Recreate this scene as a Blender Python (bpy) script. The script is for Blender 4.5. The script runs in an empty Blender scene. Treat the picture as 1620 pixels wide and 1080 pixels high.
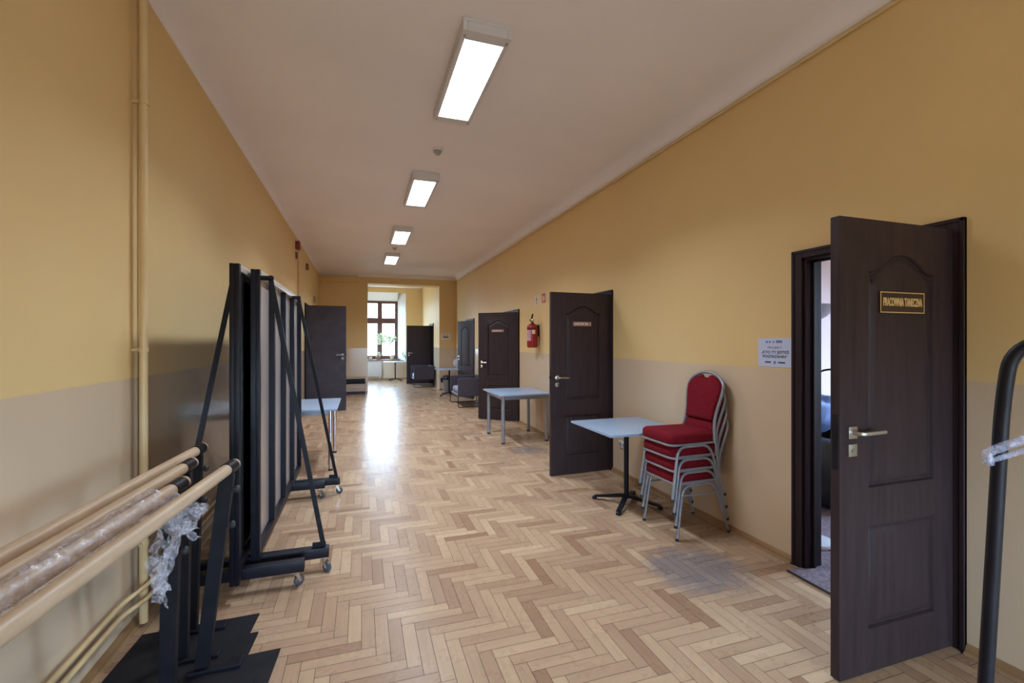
import bpy, bmesh, math, random
from math import sin, cos, pi, radians, atan2, sqrt
from mathutils import Vector, Matrix, noise
random.seed(7)
SC = bpy.context.scene
COL = SC.collection

# ------------------------------------------------------------------ camera, sky, exposure
cam_d = bpy.data.cameras.new('camera')
cam_d.sensor_width = 36.0
cam_d.lens = 16.0
cam_d.clip_start = 0.02
cam = bpy.data.objects.new('camera', cam_d)
COL.objects.link(cam)
cam.location = (0, 0, 1.484)
cam.rotation_euler = (radians(90), 0, -math.atan(238 / 720))
SC.camera = cam
SC.view_settings.view_transform = 'Standard'
SC.view_settings.look = 'None'
SC.view_settings.gamma = 1
SC.view_settings.use_curve_mapping = False
SC.view_settings.exposure = 1.5
SC.cycles.use_denoising = True
SC.cycles.max_bounces = 10
SC.cycles.diffuse_bounces = 6
SC.cycles.transparent_max_bounces = 16
SC.cycles.sample_clamp_indirect = 12
SC.cycles.caustics_reflective = False
SC.cycles.caustics_refractive = False

W = bpy.data.worlds.new('daylight')
SC.world = W
W.use_nodes = True
wn = W.node_tree.nodes
bgn = wn['Background']
bgn.inputs[1].default_value = 13.0
_tc = wn.new('ShaderNodeTexCoord')
_sp = wn.new('ShaderNodeSeparateXYZ')
_rg = wn.new('ShaderNodeMapRange')
_mx = wn.new('ShaderNodeMix')
_mx.data_type = 'RGBA'
_rg.inputs[1].default_value = -0.06
_rg.inputs[2].default_value = 0.04
_mx.inputs[6].default_value = (0.17, 0.20, 0.20, 1)     # ground outside
_mx.inputs[7].default_value = (0.50, 0.74, 1.0, 1)      # bright sky
for _a, _b in ((_tc.outputs['Generated'], _sp.inputs[0]), (_sp.outputs[2], _rg.inputs[0]), (_rg.outputs[0], _mx.inputs[0]), (_mx.outputs[2], bgn.inputs[0])):
    W.node_tree.links.new(_a, _b)


def portal(name, loc, rot, sx, sy):
    l = bpy.data.lights.new(name, 'AREA')
    l.shape = 'RECTANGLE'
    l.size = sx
    l.size_y = sy
    l.cycles.is_portal = True
    o = bpy.data.objects.new(name, l)
    o.location = loc
    o.rotation_euler = rot
    COL.objects.link(o)


XR, XL, YE, YB = 2.745, -1.13, 13.85, -3.2      # right wall, left wall, end wall, wall behind the camera
ZC = 3.44                                        # ceiling
XN, YN = 2.30, 18.5                              # bay side wall, bay window wall
portal('portal_bay_window', (0.69, 18.95, 1.95), (radians(-90), 0, 0), 1.40, 2.35)
portal('portal_dance_room', (6.3, 2.25, 1.5), (0, radians(90), 0), 1.8, 2.3)
portal('portal_cloakroom', (6.3, 6.3, 1.75), (0, radians(90), 0), 1.5, 1.6)
portal('portal_far_room', (6.3, 10.4, 1.75), (0, radians(90), 0), 1.5, 2.2)
portal('portal_bay_side', (XL - 0.2, 15.8, 1.9), (0, radians(-90), 0), 2.2, 1.6)
portal('portal_back', (0.8, -3.35, 1.05), (radians(90), 0, 0), 3.4, 1.4)


# ------------------------------------------------------------------ materials
def mat(name, color=(0.5, 0.5, 0.5), rough=0.5, metal=0.0, spec=0.5, emit=None, coat=0):
    m = bpy.data.materials.new(name)
    m.use_nodes = True
    b = m.node_tree.nodes['Principled BSDF']
    b.inputs['Base Color'].default_value = (*color, 1)
    b.inputs['Roughness'].default_value = rough
    b.inputs['Metallic'].default_value = metal
    b.inputs['Specular IOR Level'].default_value = spec
    if coat:
        b.inputs['Coat Weight'].default_value = coat
        b.inputs['Coat Roughness'].default_value = 0.15
    if emit:
        b.inputs['Emission Color'].default_value = (*emit[0], 1)
        b.inputs['Emission Strength'].default_value = emit[1]
    return m


def N(m, t, **kw):
    n = m.node_tree.nodes.new(t)
    for k, v in kw.items():
        setattr(n, k, v)
    return n


def LK(m, a, b):
    m.node_tree.links.new(a, b)


def bsdf(m):
    return m.node_tree.nodes['Principled BSDF']


def math_n(m, op, a, b=None, clamp=False):
    n = N(m, 'ShaderNodeMath', operation=op, use_clamp=clamp)
    for i, v in enumerate((a, b)):
        if v is None:
            continue
        if isinstance(v, (int, float)):
            n.inputs[i].default_value = v
        else:
            LK(m, v, n.inputs[i])
    return n.outputs[0]


def mixc(m, f, a, b, blend='MIX'):
    n = N(m, 'ShaderNodeMix', data_type='RGBA', blend_type=blend)
    if isinstance(f, (int, float)):
        n.inputs[0].default_value = f
    else:
        LK(m, f, n.inputs[0])
    for i, v in ((6, a), (7, b)):
        if isinstance(v, tuple):
            n.inputs[i].default_value = (*v, 1)
        else:
            LK(m, v, n.inputs[i])
    return n.outputs[2]


def noise_n(m, scale, detail=3, vec=None, rough=0.5, stretch=None):
    n = N(m, 'ShaderNodeTexNoise')
    n.inputs['Scale'].default_value = scale
    n.inputs['Detail'].default_value = detail
    n.inputs['Roughness'].default_value = rough
    src = vec
    if src is None:
        src = N(m, 'ShaderNodeNewGeometry').outputs['Position']
    if stretch:
        mp = N(m, 'ShaderNodeMapping')
        mp.inputs['Scale'].default_value = stretch
        LK(m, src, mp.inputs[0])
        src = mp.outputs[0]
    LK(m, src, n.inputs['Vector'])
    return n.outputs[0]


def bump(m, h, strength=0.1, dist=0.002):
    b = N(m, 'ShaderNodeBump')
    b.inputs['Strength'].default_value = strength
    b.inputs['Distance'].default_value = dist
    LK(m, h, b.inputs['Height'])
    LK(m, b.outputs[0], bsdf(m).inputs['Normal'])


def vary(m, ca, cb, scale=3, stretch=None, bstr=0.0, bscale=80, detail=4):
    f = noise_n(m, scale, detail, stretch=stretch)
    rp = N(m, 'ShaderNodeMapRange')
    rp.inputs[1].default_value = 0.3
    rp.inputs[2].default_value = 0.7
    LK(m, f, rp.inputs[0])
    LK(m, mixc(m, rp.outputs[0], ca, cb), bsdf(m).inputs['Base Color'])
    if bstr:
        bump(m, noise_n(m, bscale, 3), bstr)
    return m


# two-tone painted corridor wall: matt yellow above, oil-paint dado below 1.294 m
M_WALL = mat('wall_paint', rough=0.6, spec=0.35)
g = N(M_WALL, 'ShaderNodeNewGeometry')
sx = N(M_WALL, 'ShaderNodeSeparateXYZ')
LK(M_WALL, g.outputs['Position'], sx.inputs[0])
wob = math_n(M_WALL, 'MULTIPLY', noise_n(M_WALL, 6, 2), 0.008)
zz = math_n(M_WALL, 'ADD', sx.outputs[2], wob)
up = math_n(M_WALL, 'GREATER_THAN', zz, 1.298)
nz = noise_n(M_WALL, 1.3, 4)
upc = mixc(M_WALL, nz, (0.67, 0.475, 0.215), (0.72, 0.52, 0.25))
loc_ = mixc(M_WALL, nz, (0.585, 0.45, 0.315), (0.63, 0.49, 0.35))
sp = noise_n(M_WALL, 14, 5, rough=0.7)
spm = N(M_WALL, 'ShaderNodeMapRange')
spm.inputs[1].default_value = 0.72
spm.inputs[2].default_value = 0.8
spm.inputs[3].default_value = 0.0
spm.inputs[4].default_value = 0.25
LK(M_WALL, sp, spm.inputs[0])
c0 = mixc(M_WALL, up, loc_, upc)
LK(M_WALL, mixc(M_WALL, spm.outputs[0], c0, (0.35, 0.27, 0.18)), bsdf(M_WALL).inputs['Base Color'])
rr = N(M_WALL, 'ShaderNodeMapRange')
rr.inputs[3].default_value = 0.15
rr.inputs[4].default_value = 0.62
LK(M_WALL, up, rr.inputs[0])
LK(M_WALL, rr.outputs[0], bsdf(M_WALL).inputs['Roughness'])
bump(M_WALL, math_n(M_WALL, 'ADD', noise_n(M_WALL, 9, 3), math_n(M_WALL, 'MULTIPLY', noise_n(M_WALL, 70, 2), 0.12)), 0.35, 0.006)

M_CEIL = vary(mat('ceiling_paint', rough=0.75), (0.78, 0.73, 0.75), (0.84, 0.78, 0.80), 0.8, bstr=0.1, bscale=25)
M_PINK = vary(mat('pink_wall_paint', rough=0.7), (0.52, 0.39, 0.41), (0.56, 0.42, 0.44), 1.5)
M_ROOM = vary(mat('room_paint', rough=0.7), (0.72, 0.68, 0.62), (0.76, 0.72, 0.66), 1.5)
M_WHITE = mat('white_reveal_paint', (0.78, 0.78, 0.78), 0.6)
M_DOOR = vary(mat('dark_door_veneer', rough=0.5, spec=0.28), (0.026, 0.016, 0.019), (0.042, 0.026, 0.029), 6, stretch=(6, 6, 0.5), bstr=0.15, bscale=130)
M_DOORG = vary(mat('dark_grey_door_veneer', rough=0.5, spec=0.35), (0.032, 0.028, 0.044), (0.048, 0.042, 0.064), 8, bstr=0.1, bscale=150)
M_CASE = vary(mat('dark_door_casing', rough=0.5, spec=0.22), (0.020, 0.011, 0.014), (0.032, 0.019, 0.023), 5, stretch=(6, 6, 0.5))
M_BLACK = vary(mat('black_powder_coat', rough=0.42, spec=0.22), (0.006, 0.006, 0.011), (0.011, 0.010, 0.017), 8, bstr=0.06, bscale=300)
M_BLACKM = vary(mat('matt_black_steel', rough=0.6, spec=0.22), (0.006, 0.006, 0.009), (0.013, 0.012, 0.016), 10, bstr=0.1, bscale=200)
M_CHROME = mat('chrome', (0.72, 0.72, 0.74), 0.16, 1.0)
M_SATIN = mat('satin_steel', (0.55, 0.53, 0.50), 0.34, 1.0)
M_GREYM = vary(mat('grey_powder_coat', rough=0.35, metal=0.3), (0.25, 0.255, 0.29), (0.30, 0.305, 0.34), 10)
M_RED = mat('red_fabric', (0.23, 0.006, 0.016), 0.9, spec=0.2)
vary(M_RED, (0.135, 0.003, 0.009), (0.19, 0.006, 0.015), 60, bstr=0.35, bscale=500)
M_TOP = vary(mat('window_tinted_white_laminate', rough=0.3), (0.29, 0.38, 0.52), (0.32, 0.41, 0.55), 3)  # white laminate, with the window's bluish reflection put into the base colour
M_TEDGE = mat('table_edge_band', (0.50, 0.50, 0.55), 0.4)
M_RAIL = vary(mat('beech_rail', rough=0.42), (0.45, 0.325, 0.215), (0.54, 0.40, 0.275), 9, stretch=(6, 0.6, 6), bstr=0.05)
M_RUBBER = mat('black_rubber', (0.015, 0.015, 0.018), 0.6)
M_WHEEL = mat('grey_rubber_wheel', (0.07, 0.08, 0.10), 0.5)
M_MIRROR = mat('mirror_glass', (0.80, 0.84, 0.82), 0.02, 1.0)
M_BACK = vary(mat('aluminium_back_sheet', rough=0.33, metal=0.6), (0.55, 0.50, 0.50), (0.62, 0.57, 0.56), 3)
M_ALU = mat('silver_rail', (0.62, 0.57, 0.54), 0.35, 0.5)
M_PIPE = vary(mat('painted_pipe', rough=0.4), (0.60, 0.43, 0.22), (0.66, 0.49, 0.27), 4)
M_SKIRT = vary(mat('oak_skirting', rough=0.4), (0.22, 0.115, 0.05), (0.33, 0.19, 0.09), 5, stretch=(4, 0.5, 4))
M_SKIRTL = vary(mat('light_oak_strip', rough=0.4), (0.30, 0.18, 0.09), (0.38, 0.23, 0.115), 5, stretch=(4, 0.5, 4))
M_PLASTW = mat('white_plastic', (0.75, 0.75, 0.76), 0.4)
M_PLASTG = mat('grey_plastic', (0.35, 0.33, 0.33), 0.5)
M_HOUS = mat('white_lamp_housing', (0.62, 0.60, 0.63), 0.5)
M_LENS = mat('lit_lamp_lens', (0.9, 0.9, 0.95), 0.5, emit=((0.85, 0.92, 1.0), 3.0))
M_EXT = mat('red_enamel', (0.30, 0.008, 0.012), 0.25, spec=0.6)
M_LABEL = mat('pinkish_label', (0.50, 0.28, 0.32), 0.6)
M_PAPER = mat('white_paper', (0.52, 0.58, 0.78), 0.8)
M_INK = mat('dark_ink', (0.035, 0.03, 0.09), 0.8)
M_GOLD = mat('gold_lettering', (0.72, 0.50, 0.22), 0.4)
M_SIGN = mat('brown_sign_plate', (0.045, 0.022, 0.016), 0.4)
M_SIGN2 = mat('reddish_brown_sign_plate', (0.16, 0.07, 0.06), 0.4)
M_CREAM = mat('cream_lettering', (0.75, 0.62, 0.55), 0.5)
M_SIGNR = mat('red_sign_sheet', (0.42, 0.03, 0.03), 0.5)
M_SIGNW = mat('white_sign_sheet', (0.75, 0.62, 0.48), 0.5)
M_WINF = vary(mat('brown_window_wood', rough=0.4), (0.10, 0.045, 0.035), (0.15, 0.065, 0.05), 5)
M_ARMF = vary(mat('dark_blue_grey_fabric', rough=0.95, spec=0.2), (0.060, 0.055, 0.075), (0.085, 0.078, 0.105), 40, bstr=0.3, bscale=400)
M_SEATF = vary(mat('light_grey_fabric', rough=0.95, spec=0.2), (0.26, 0.27, 0.36), (0.33, 0.34, 0.44), 40)
M_CARPET = vary(mat('mauve_grey_carpet', rough=1.0, spec=0.1), (0.13, 0.10, 0.13), (0.26, 0.20, 0.23), 45, bstr=0.6, bscale=300)
M_LEATH = vary(mat('black_leather', rough=0.33), (0.010, 0.011, 0.018), (0.02, 0.021, 0.03), 6, bstr=0.2, bscale=60)
M_JACKET = vary(mat('blue_cloth', rough=0.75), (0.05, 0.08, 0.20), (0.10, 0.15, 0.34), 5, bstr=0.3, bscale=12)
M_LAMP = mat('silver_lamp_metal', (0.62, 0.62, 0.68), 0.35, 0.4)
M_CABW = vary(mat('washed_oak', rough=0.5), (0.36, 0.28, 0.22), (0.46, 0.36, 0.28), 6, stretch=(0.6, 6, 6))
M_CABD = mat('dark_cabinet_interior', (0.035, 0.028, 0.035), 0.5)
M_BIN = mat('grey_bin_plastic', (0.30, 0.29, 0.30), 0.45)
M_BAG = mat('black_bin_bag', (0.012, 0.012, 0.018), 0.3)
M_LEAF = vary(mat('pale_green_leaf', rough=0.5), (0.45, 0.52, 0.32), (0.75, 0.80, 0.62), 9)
M_STEM = mat('green_stem', (0.10, 0.15, 0.05), 0.6)
M_POT = mat('cream_pot', (0.70, 0.60, 0.42), 0.5)
M_TERRA = mat('terracotta_pot', (0.36, 0.13, 0.08), 0.7)
M_SOIL = mat('soil', (0.03, 0.02, 0.015), 0.9)
M_RAD = mat('radiator_enamel', (0.66, 0.62, 0.58), 0.4)
M_BEIGE = vary(mat('beige_box_paint', rough=0.5), (0.66, 0.45, 0.18), (0.70, 0.49, 0.21), 3)
M_BROWNB = mat('brown_box', (0.16, 0.075, 0.05), 0.5)
M_REDB = mat('red_siren', (0.20, 0.02, 0.015), 0.45)
M_DIRT = mat('grout_dark', (0.045, 0.027, 0.015), 0.8)
M_GLASS = mat('window_glass', (1, 1, 1), 0.0)
nt = M_GLASS.node_tree
tr = N(M_GLASS, 'ShaderNodeBsdfTransparent')
gl = N(M_GLASS, 'ShaderNodeBsdfGlossy')
gl.inputs['Roughness'].default_value = 0.02
mx = N(M_GLASS, 'ShaderNodeMixShader')
mx.inputs[0].default_value = 0.06
LK(M_GLASS, tr.outputs[0], mx.inputs[1])
LK(M_GLASS, gl.outputs[0], mx.inputs[2])
LK(M_GLASS, mx.outputs[0], nt.nodes['Material Output'].inputs[0])


def filmy(name, alpha, col, rough):
    m = mat(name, col, rough, spec=0.9)
    t = N(m, 'ShaderNodeBsdfTransparent')
    x = N(m, 'ShaderNodeMixShader')
    nn = noise_n(m, 55, 4, rough=0.7)
    mr = N(m, 'ShaderNodeMapRange')
    mr.inputs[1].default_value = 0.42
    mr.inputs[2].default_value = 0.66
    mr.inputs[3].default_value = alpha * 0.45
    mr.inputs[4].default_value = min(1, alpha * 1.9)
    LK(m, nn, mr.inputs[0])
    LK(m, mr.outputs[0], x.inputs[0])
    LK(m, t.outputs[0], x.inputs[1])
    LK(m, bsdf(m).outputs[0], x.inputs[2])
    LK(m, x.outputs[0], m.node_tree.nodes['Material Output'].inputs[0])
    bump(m, noise_n(m, 60, 3, rough=0.6), 0.5, 0.006)
    return m


M_FILM = filmy('clear_stretch_film', 0.26, (0.72, 0.68, 0.74), 0.2)
M_CLEARP = filmy('clear_plastic', 0.40, (0.50, 0.55, 0.78), 0.1)

# herringbone parquet: per-block tone from an attribute, grain along the block's UV
M_FLOOR = mat('oak_parquet', rough=0.25, spec=0.16)
at = N(M_FLOOR, 'ShaderNodeAttribute', attribute_name='tone')
uv = N(M_FLOOR, 'ShaderNodeUVMap', uv_map='UVMap')
gr = noise_n(M_FLOOR, 1.0, 5, vec=uv.outputs[0], rough=0.65, stretch=(5, 70, 1))
gr2 = noise_n(M_FLOOR, 1.0, 3, vec=uv.outputs[0], stretch=(2.5, 18, 1))
ramp = N(M_FLOOR, 'ShaderNodeValToRGB')
LK(M_FLOOR, at.outputs['Fac'], ramp.inputs[0])
els = ramp.color_ramp.elements
els[0].position = 0.0
els[0].color = (0.300, 0.175, 0.108, 1)
els[1].position = 1.0
els[1].color = (0.540, 0.385, 0.250, 1)
for p, c in ((0.1, (0.365, 0.230, 0.148)), (0.3, (0.415, 0.272, 0.176)), (0.65, (0.450, 0.302, 0.194)), (0.88, (0.490, 0.338, 0.216))):
    e = els.new(p)
    e.color = (*c, 1)
gm = N(M_FLOOR, 'ShaderNodeMapRange')
gm.inputs[1].default_value = 0.3
gm.inputs[2].default_value = 0.75
gm.inputs[3].default_value = 1.08
gm.inputs[4].default_value = 0.86
LK(M_FLOOR, math_n(M_FLOOR, 'ADD', math_n(M_FLOOR, 'MULTIPLY', gr, 0.55), math_n(M_FLOOR, 'MULTIPLY', gr2, 0.45)), gm.inputs[0])
cc = N(M_FLOOR, 'ShaderNodeCombineXYZ')
for i in range(3):
    LK(M_FLOOR, gm.outputs[0], cc.inputs[i])
fc = mixc(M_FLOOR, 1.0, ramp.outputs[0], cc.outputs[0], 'MULTIPLY')
# worn, greyed patches of varnish
geo = N(M_FLOOR, 'ShaderNodeNewGeometry')
wn_ = noise_n(M_FLOOR, 3.2, 5, rough=0.65)
wf = noise_n(M_FLOOR, 14, 5, rough=0.7, stretch=(1, 3, 1))
tot = None
for (px, py, r, a) in ((2.08, 2.45, 0.46, 1.5), (2.2, 5.85, 0.36, 1.3), (1.35, 3.5, 0.35, 0.25), (0.55, 3.6, 0.35, 0.22), (1.2, 4.6, 0.5, 0.22), (0.75, 5.7, 0.5, 0.2)):
    d = N(M_FLOOR, 'ShaderNodeVectorMath', operation='DISTANCE')
    LK(M_FLOOR, geo.outputs['Position'], d.inputs[0])
    d.inputs[1].default_value = (px, py, 0)
    k = N(M_FLOOR, 'ShaderNodeMapRange')
    k.inputs[1].default_value = 0.0
    k.inputs[2].default_value = r
    k.inputs[3].default_value = a * 1.6
    k.inputs[4].default_value = 0.0
    LK(M_FLOOR, d.outputs['Value'], k.inputs[0])
    tot = k.outputs[0] if tot is None else math_n(M_FLOOR, 'ADD', tot, k.outputs[0])
st = math_n(M_FLOOR, 'MULTIPLY', tot, math_n(M_FLOOR, 'MULTIPLY', wn_, wf))
st = math_n(M_FLOOR, 'SUBTRACT', math_n(M_FLOOR, 'MULTIPLY', st, 3.4), math_n(M_FLOOR, 'MULTIPLY', noise_n(M_FLOOR, 22, 4, rough=0.75), 0.75), True)
st = math_n(M_FLOOR, 'MINIMUM', st, 0.72)
gen = N(M_FLOOR, 'ShaderNodeMapRange')
gen.inputs[1].default_value = 0.56
gen.inputs[2].default_value = 0.72
gen.inputs[3].default_value = 0
gen.inputs[4].default_value = 0.07
LK(M_FLOOR, wn_, gen.inputs[0])
st2 = math_n(M_FLOOR, 'MAXIMUM', st, gen.outputs[0])
fc = mixc(M_FLOOR, st2, fc, (0.17, 0.16, 0.18))
LK(M_FLOOR, fc, bsdf(M_FLOOR).inputs['Base Color'])
rm = N(M_FLOOR, 'ShaderNodeMapRange')
rm.inputs[3].default_value = 0.22
rm.inputs[4].default_value = 0.34
LK(M_FLOOR, noise_n(M_FLOOR, 5, 4, rough=0.7), rm.inputs[0])
LK(M_FLOOR, rm.outputs[0], bsdf(M_FLOOR).inputs['Roughness'])
bump(M_FLOOR, gr, 0.08, 0.001)


# ------------------------------------------------------------------ mesh helpers
def box(bm, x0, x1, y0, y1, z0, z1, mi=0, bev=0.0):
    vs = [bm.verts.new(p) for p in ((x0, y0, z0), (x1, y0, z0), (x1, y1, z0), (x0, y1, z0), (x0, y0, z1), (x1, y0, z1), (x1, y1, z1), (x0, y1, z1))]
    fs = [bm.faces.new([vs[i] for i in f]) for f in ((3, 2, 1, 0), (4, 5, 6, 7), (0, 1, 5, 4), (1, 2, 6, 5), (2, 3, 7, 6), (3, 0, 4, 7))]
    for f in fs:
        f.material_index = mi
    if bev:
        r = bmesh.ops.bevel(bm, geom=list({e for f in fs for e in f.edges}), offset=bev, segments=2, affect='EDGES', profile=0.6)
        for f in r['faces']:
            f.material_index = mi
    return vs


def frames(pts, closed=False):
    n = len(pts)
    P = [Vector(p) for p in pts]
    T = []
    for i in range(n):
        if closed:
            t = P[(i + 1) % n] - P[i - 1]
        else:
            t = P[min(i + 1, n - 1)] - P[max(i - 1, 0)]
        T.append(t.normalized())
    u = T[0].orthogonal().normalized()
    # prefer an axis-aligned start so rectangular sections sit square
    for ax in (Vector((0, 0, 1)), Vector((0, 1, 0)), Vector((1, 0, 0))):
        if abs(T[0].dot(ax)) < 0.9:
            u = (ax - T[0] * ax.dot(T[0])).normalized()
            break
    U = [u]
    for i in range(1, n):
        u = U[-1] - T[i] * U[-1].dot(T[i])
        U.append(u.normalized())
    return P, T, U


def sweep(bm, pts, sec, closed=False, mi=0, cap=True):
    """sec: list of (a,b) or function(i)->list"""
    P, T, U = frames(pts, closed)
    rings = []
    for i in range(len(P)):
        V = T[i].cross(U[i])
        s = sec(i) if callable(sec) else sec
        rings.append([bm.verts.new(P[i] + U[i] * a + V * b) for a, b in s])
    m = len(rings[0])
    n = len(rings)
    for i in range(n if closed else n - 1):
        A, B = rings[i], rings[(i + 1) % n]
        for j in range(m):
            f = bm.faces.new((A[j], A[(j + 1) % m], B[(j + 1) % m], B[j]))
            f.material_index = mi
    if cap and not closed:
        bm.faces.new(rings[0][::-1]).material_index = mi
        bm.faces.new(rings[-1]).material_index = mi


def circ(r, seg=10, r2=None):
    return [(r * cos(2 * pi * k / seg), (r2 or r) * sin(2 * pi * k / seg)) for k in range(seg)]


def tube(bm, pts, r, seg=10, closed=False, mi=0, cap=True):
    if isinstance(r, (list, tuple)):
        sweep(bm, pts, lambda i: circ(r[i], seg), closed, mi, cap)
    else:
        sweep(bm, pts, circ(r, seg), closed, mi, cap)


def bar(bm, p, q, a, b, mi=0):
    sweep(bm, [p, q], [(-a / 2, -b / 2), (a / 2, -b / 2), (a / 2, b / 2), (-a / 2, b / 2)], mi=mi)


def fillet(pts, rad, n=5, closed=False):
    P = [Vector(p) for p in pts]
    out = []
    N_ = len(P)
    for i in range(N_):
        if not closed and i in (0, N_ - 1):
            out.append(P[i])
            continue
        a, b, c = P[i - 1], P[i], P[(i + 1) % N_]
        r = rad[i] if isinstance(rad, (list, tuple)) else rad
        da, dc = (a - b), (c - b)
        r = min(r, da.length * 0.49, dc.length * 0.49)
        p0, p1 = b + da.normalized() * r, b + dc.normalized() * r
        for k in range(n + 1):
            t = k / n
            out.append(p0 * (1 - t) ** 2 + b * 2 * t * (1 - t) + p1 * t * t)
    return out


def lathe(bm, prof, seg=20, M=None, mi=0):
    M = M or Matrix.Identity(4)
    rings = []
    for r, z in prof:
        if r < 1e-6:
            rings.append([bm.verts.new(M @ Vector((0, 0, z)))])
        else:
            rings.append([bm.verts.new(M @ Vector((r * cos(2 * pi * k / seg), r * sin(2 * pi * k / seg), z))) for k in range(seg)])
    for A, B in zip(rings, rings[1:]):
        for k in range(seg):
            a0, a1 = A[k % len(A)], A[(k + 1) % len(A)]
            b0, b1 = B[k % len(B)], B[(k + 1) % len(B)]
            vs = []
            for v in (a0, a1, b1, b0):
                if v not in vs:
                    vs.append(v)
            if len(vs) > 2:
                bm.faces.new(vs).material_index = mi
    for R, fl in ((rings[0], True), (rings[-1], False)):
        if len(R) > 1:
            bm.faces.new(R[::-1] if fl else R).material_index = mi


def prism(bm, poly, f0, f1, mi=0):
    """poly: list of 2d points, f0/f1 map 2d->3d"""
    A = [bm.verts.new(f0(*p)) for p in poly]
    B = [bm.verts.new(f1(*p)) for p in poly]
    n = len(poly)
    for i in range(n):
        bm.faces.new((A[i], A[(i + 1) % n], B[(i + 1) % n], B[i])).material_index = mi
    bm.faces.new(A[::-1]).material_index = mi
    bm.faces.new(B).material_index = mi
    return A, B


def pillow(bm, c, s, e=0.35, nu=28, nv=14, mi=0, jit=0.0):
    """superellipsoid"""
    def sg(v, p):
        return math.copysign(abs(v) ** p, v)
    rings = []
    for j in range(nv + 1):
        ph = -pi / 2 + pi * j / nv
        row = []
        for i in range(nu):
            th = 2 * pi * i / nu
            x = s[0] * sg(cos(ph), e) * sg(cos(th), e)
            y = s[1] * sg(cos(ph), e) * sg(sin(th), e)
            z = s[2] * sg(sin(ph), 0.7)
            p = Vector((c[0] + x, c[1] + y, c[2] + z))
            if jit:
                p += Vector(noise.noise_vector(p * 9)) * jit
            row.append(p)
        rings.append(row)
    V = []
    for j, row in enumerate(rings):
        if j in (0, nv):
            V.append([bm.verts.new(sum(row, Vector()) / nu)])
        else:
            V.append([bm.verts.new(p) for p in row])
    for A, B in zip(V, V[1:]):
        for k in range(nu):
            vs = []
            for v in (A[k % len(A)], A[(k + 1) % nu % len(A)] if len(A) > 1 else A[0], B[(k + 1) % nu] if len(B) > 1 else B[0], B[k] if len(B) > 1 else B[0]):
                if v not in vs:
                    vs.append(v)
            if len(vs) > 2:
                bm.faces.new(vs).material_index = mi


def BM():
    return bmesh.new()


TM = {}


def obj(name, bm, m, parent=None, world=False, smooth=True, bevel=0.0, angle=40):
    """m: material or list. world=True: the bmesh is in world space, bring it into the parent's frame."""
    bmesh.ops.recalc_face_normals(bm, faces=bm.faces)
    if world and parent is not None:
        bm.transform(TM[parent.name].inverted())
    me = bpy.data.meshes.new(name)
    bm.to_mesh(me)
    bm.free()
    for x in (m if isinstance(m, (list, tuple)) else [m]):
        me.materials.append(x)
    if smooth:
        for p in me.polygons:
            p.use_smooth = True
        me.set_sharp_from_angle(angle=radians(angle))
    o = bpy.data.objects.new(name, me)
    COL.objects.link(o)
    if parent is not None:
        o.parent = parent
        TM[o.name] = TM[parent.name]
    if bevel:
        b = o.modifiers.new('bevel', 'BEVEL')
        b.width = bevel
        b.segments = 2
        b.limit_method = 'ANGLE'
        b.angle_limit = radians(50)
        b.harden_normals = False
    return o


def tag(o, label, cat, group=None, kind=None):
    o['label'] = label
    o['category'] = cat
    if group:
        o['group'] = group
    if kind:
        o['kind'] = kind
    return o


def thing(name, label, cat, loc=(0, 0, 0), rz=0, group=None, kind=None):
    o = bpy.data.objects.new(name, None)
    o.empty_display_size = 0.1
    COL.objects.link(o)
    o.location = loc
    o.rotation_euler = (0, 0, rz)
    TM[o.name] = Matrix.Translation(loc) @ Matrix.Rotation(rz, 4, 'Z')
    return tag(o, label, cat, group, kind)


def struct(name, bm, m, label=None, cat=None, bevel=0, smooth=False):
    o = obj(name, bm, m, smooth=smooth, bevel=bevel)
    o['kind'] = 'structure'
    if label:
        o['label'] = label
        o['category'] = cat
    return o


def dup(root, loc, rz, label, group=None):
    r = root.copy()
    COL.objects.link(r)
    r.location = loc
    r.rotation_euler = (0, 0, rz)
    r['label'] = label
    if group:
        r['group'] = group
    for ch in list(root.children):
        c = ch.copy()
        COL.objects.link(c)
        c.parent = r
        for g in ch.children:
            d = g.copy()
            COL.objects.link(d)
            d.parent = c
    return r


def text_into(bm, s, size, origin, ux, uy, mi, width=None, extrude=0.0008, align='CENTER', bold=0.0):
    """adds lettering; origin is the centre of the line, ux/uy the writing and up directions"""
    cu = bpy.data.curves.new('lettering', 'FONT')
    cu.body = s
    cu.size = size
    cu.align_x = align
    cu.align_y = 'CENTER'
    cu.extrude = extrude
    cu.offset = bold
    cu.resolution_u = 3
    o = bpy.data.objects.new('lettering', cu)
    COL.objects.link(o)
    dg = bpy.context.evaluated_depsgraph_get()
    me = bpy.data.meshes.new_from_object(o.evaluated_get(dg))
    xs = [v.co.x for v in me.vertices]
    k = 1.0
    if width and xs:
        k = width / (max(xs) - min(xs))
    ux, uy = Vector(ux), Vector(uy)
    nn = ux.cross(uy)
    og = Vector(origin)
    vm = [bm.verts.new(og + ux * v.co.x * k + uy * v.co.y + nn * (v.co.z + extrude)) for v in me.vertices]
    for p in me.polygons:
        try:
            bm.faces.new([vm[i] for i in p.vertices]).material_index = mi
        except ValueError:
            pass
    bpy.data.objects.remove(o)
    bpy.data.curves.remove(cu)
    bpy.data.meshes.remove(me)


# ------------------------------------------------------------------ setting: floor
bm = BM()
LP, WP = 0.33, 0.066
uvl = bm.loops.layers.uv.new('UVMap')
tone = bm.faces.layers.float.new('tone')
GAP = 0.0011


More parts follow.
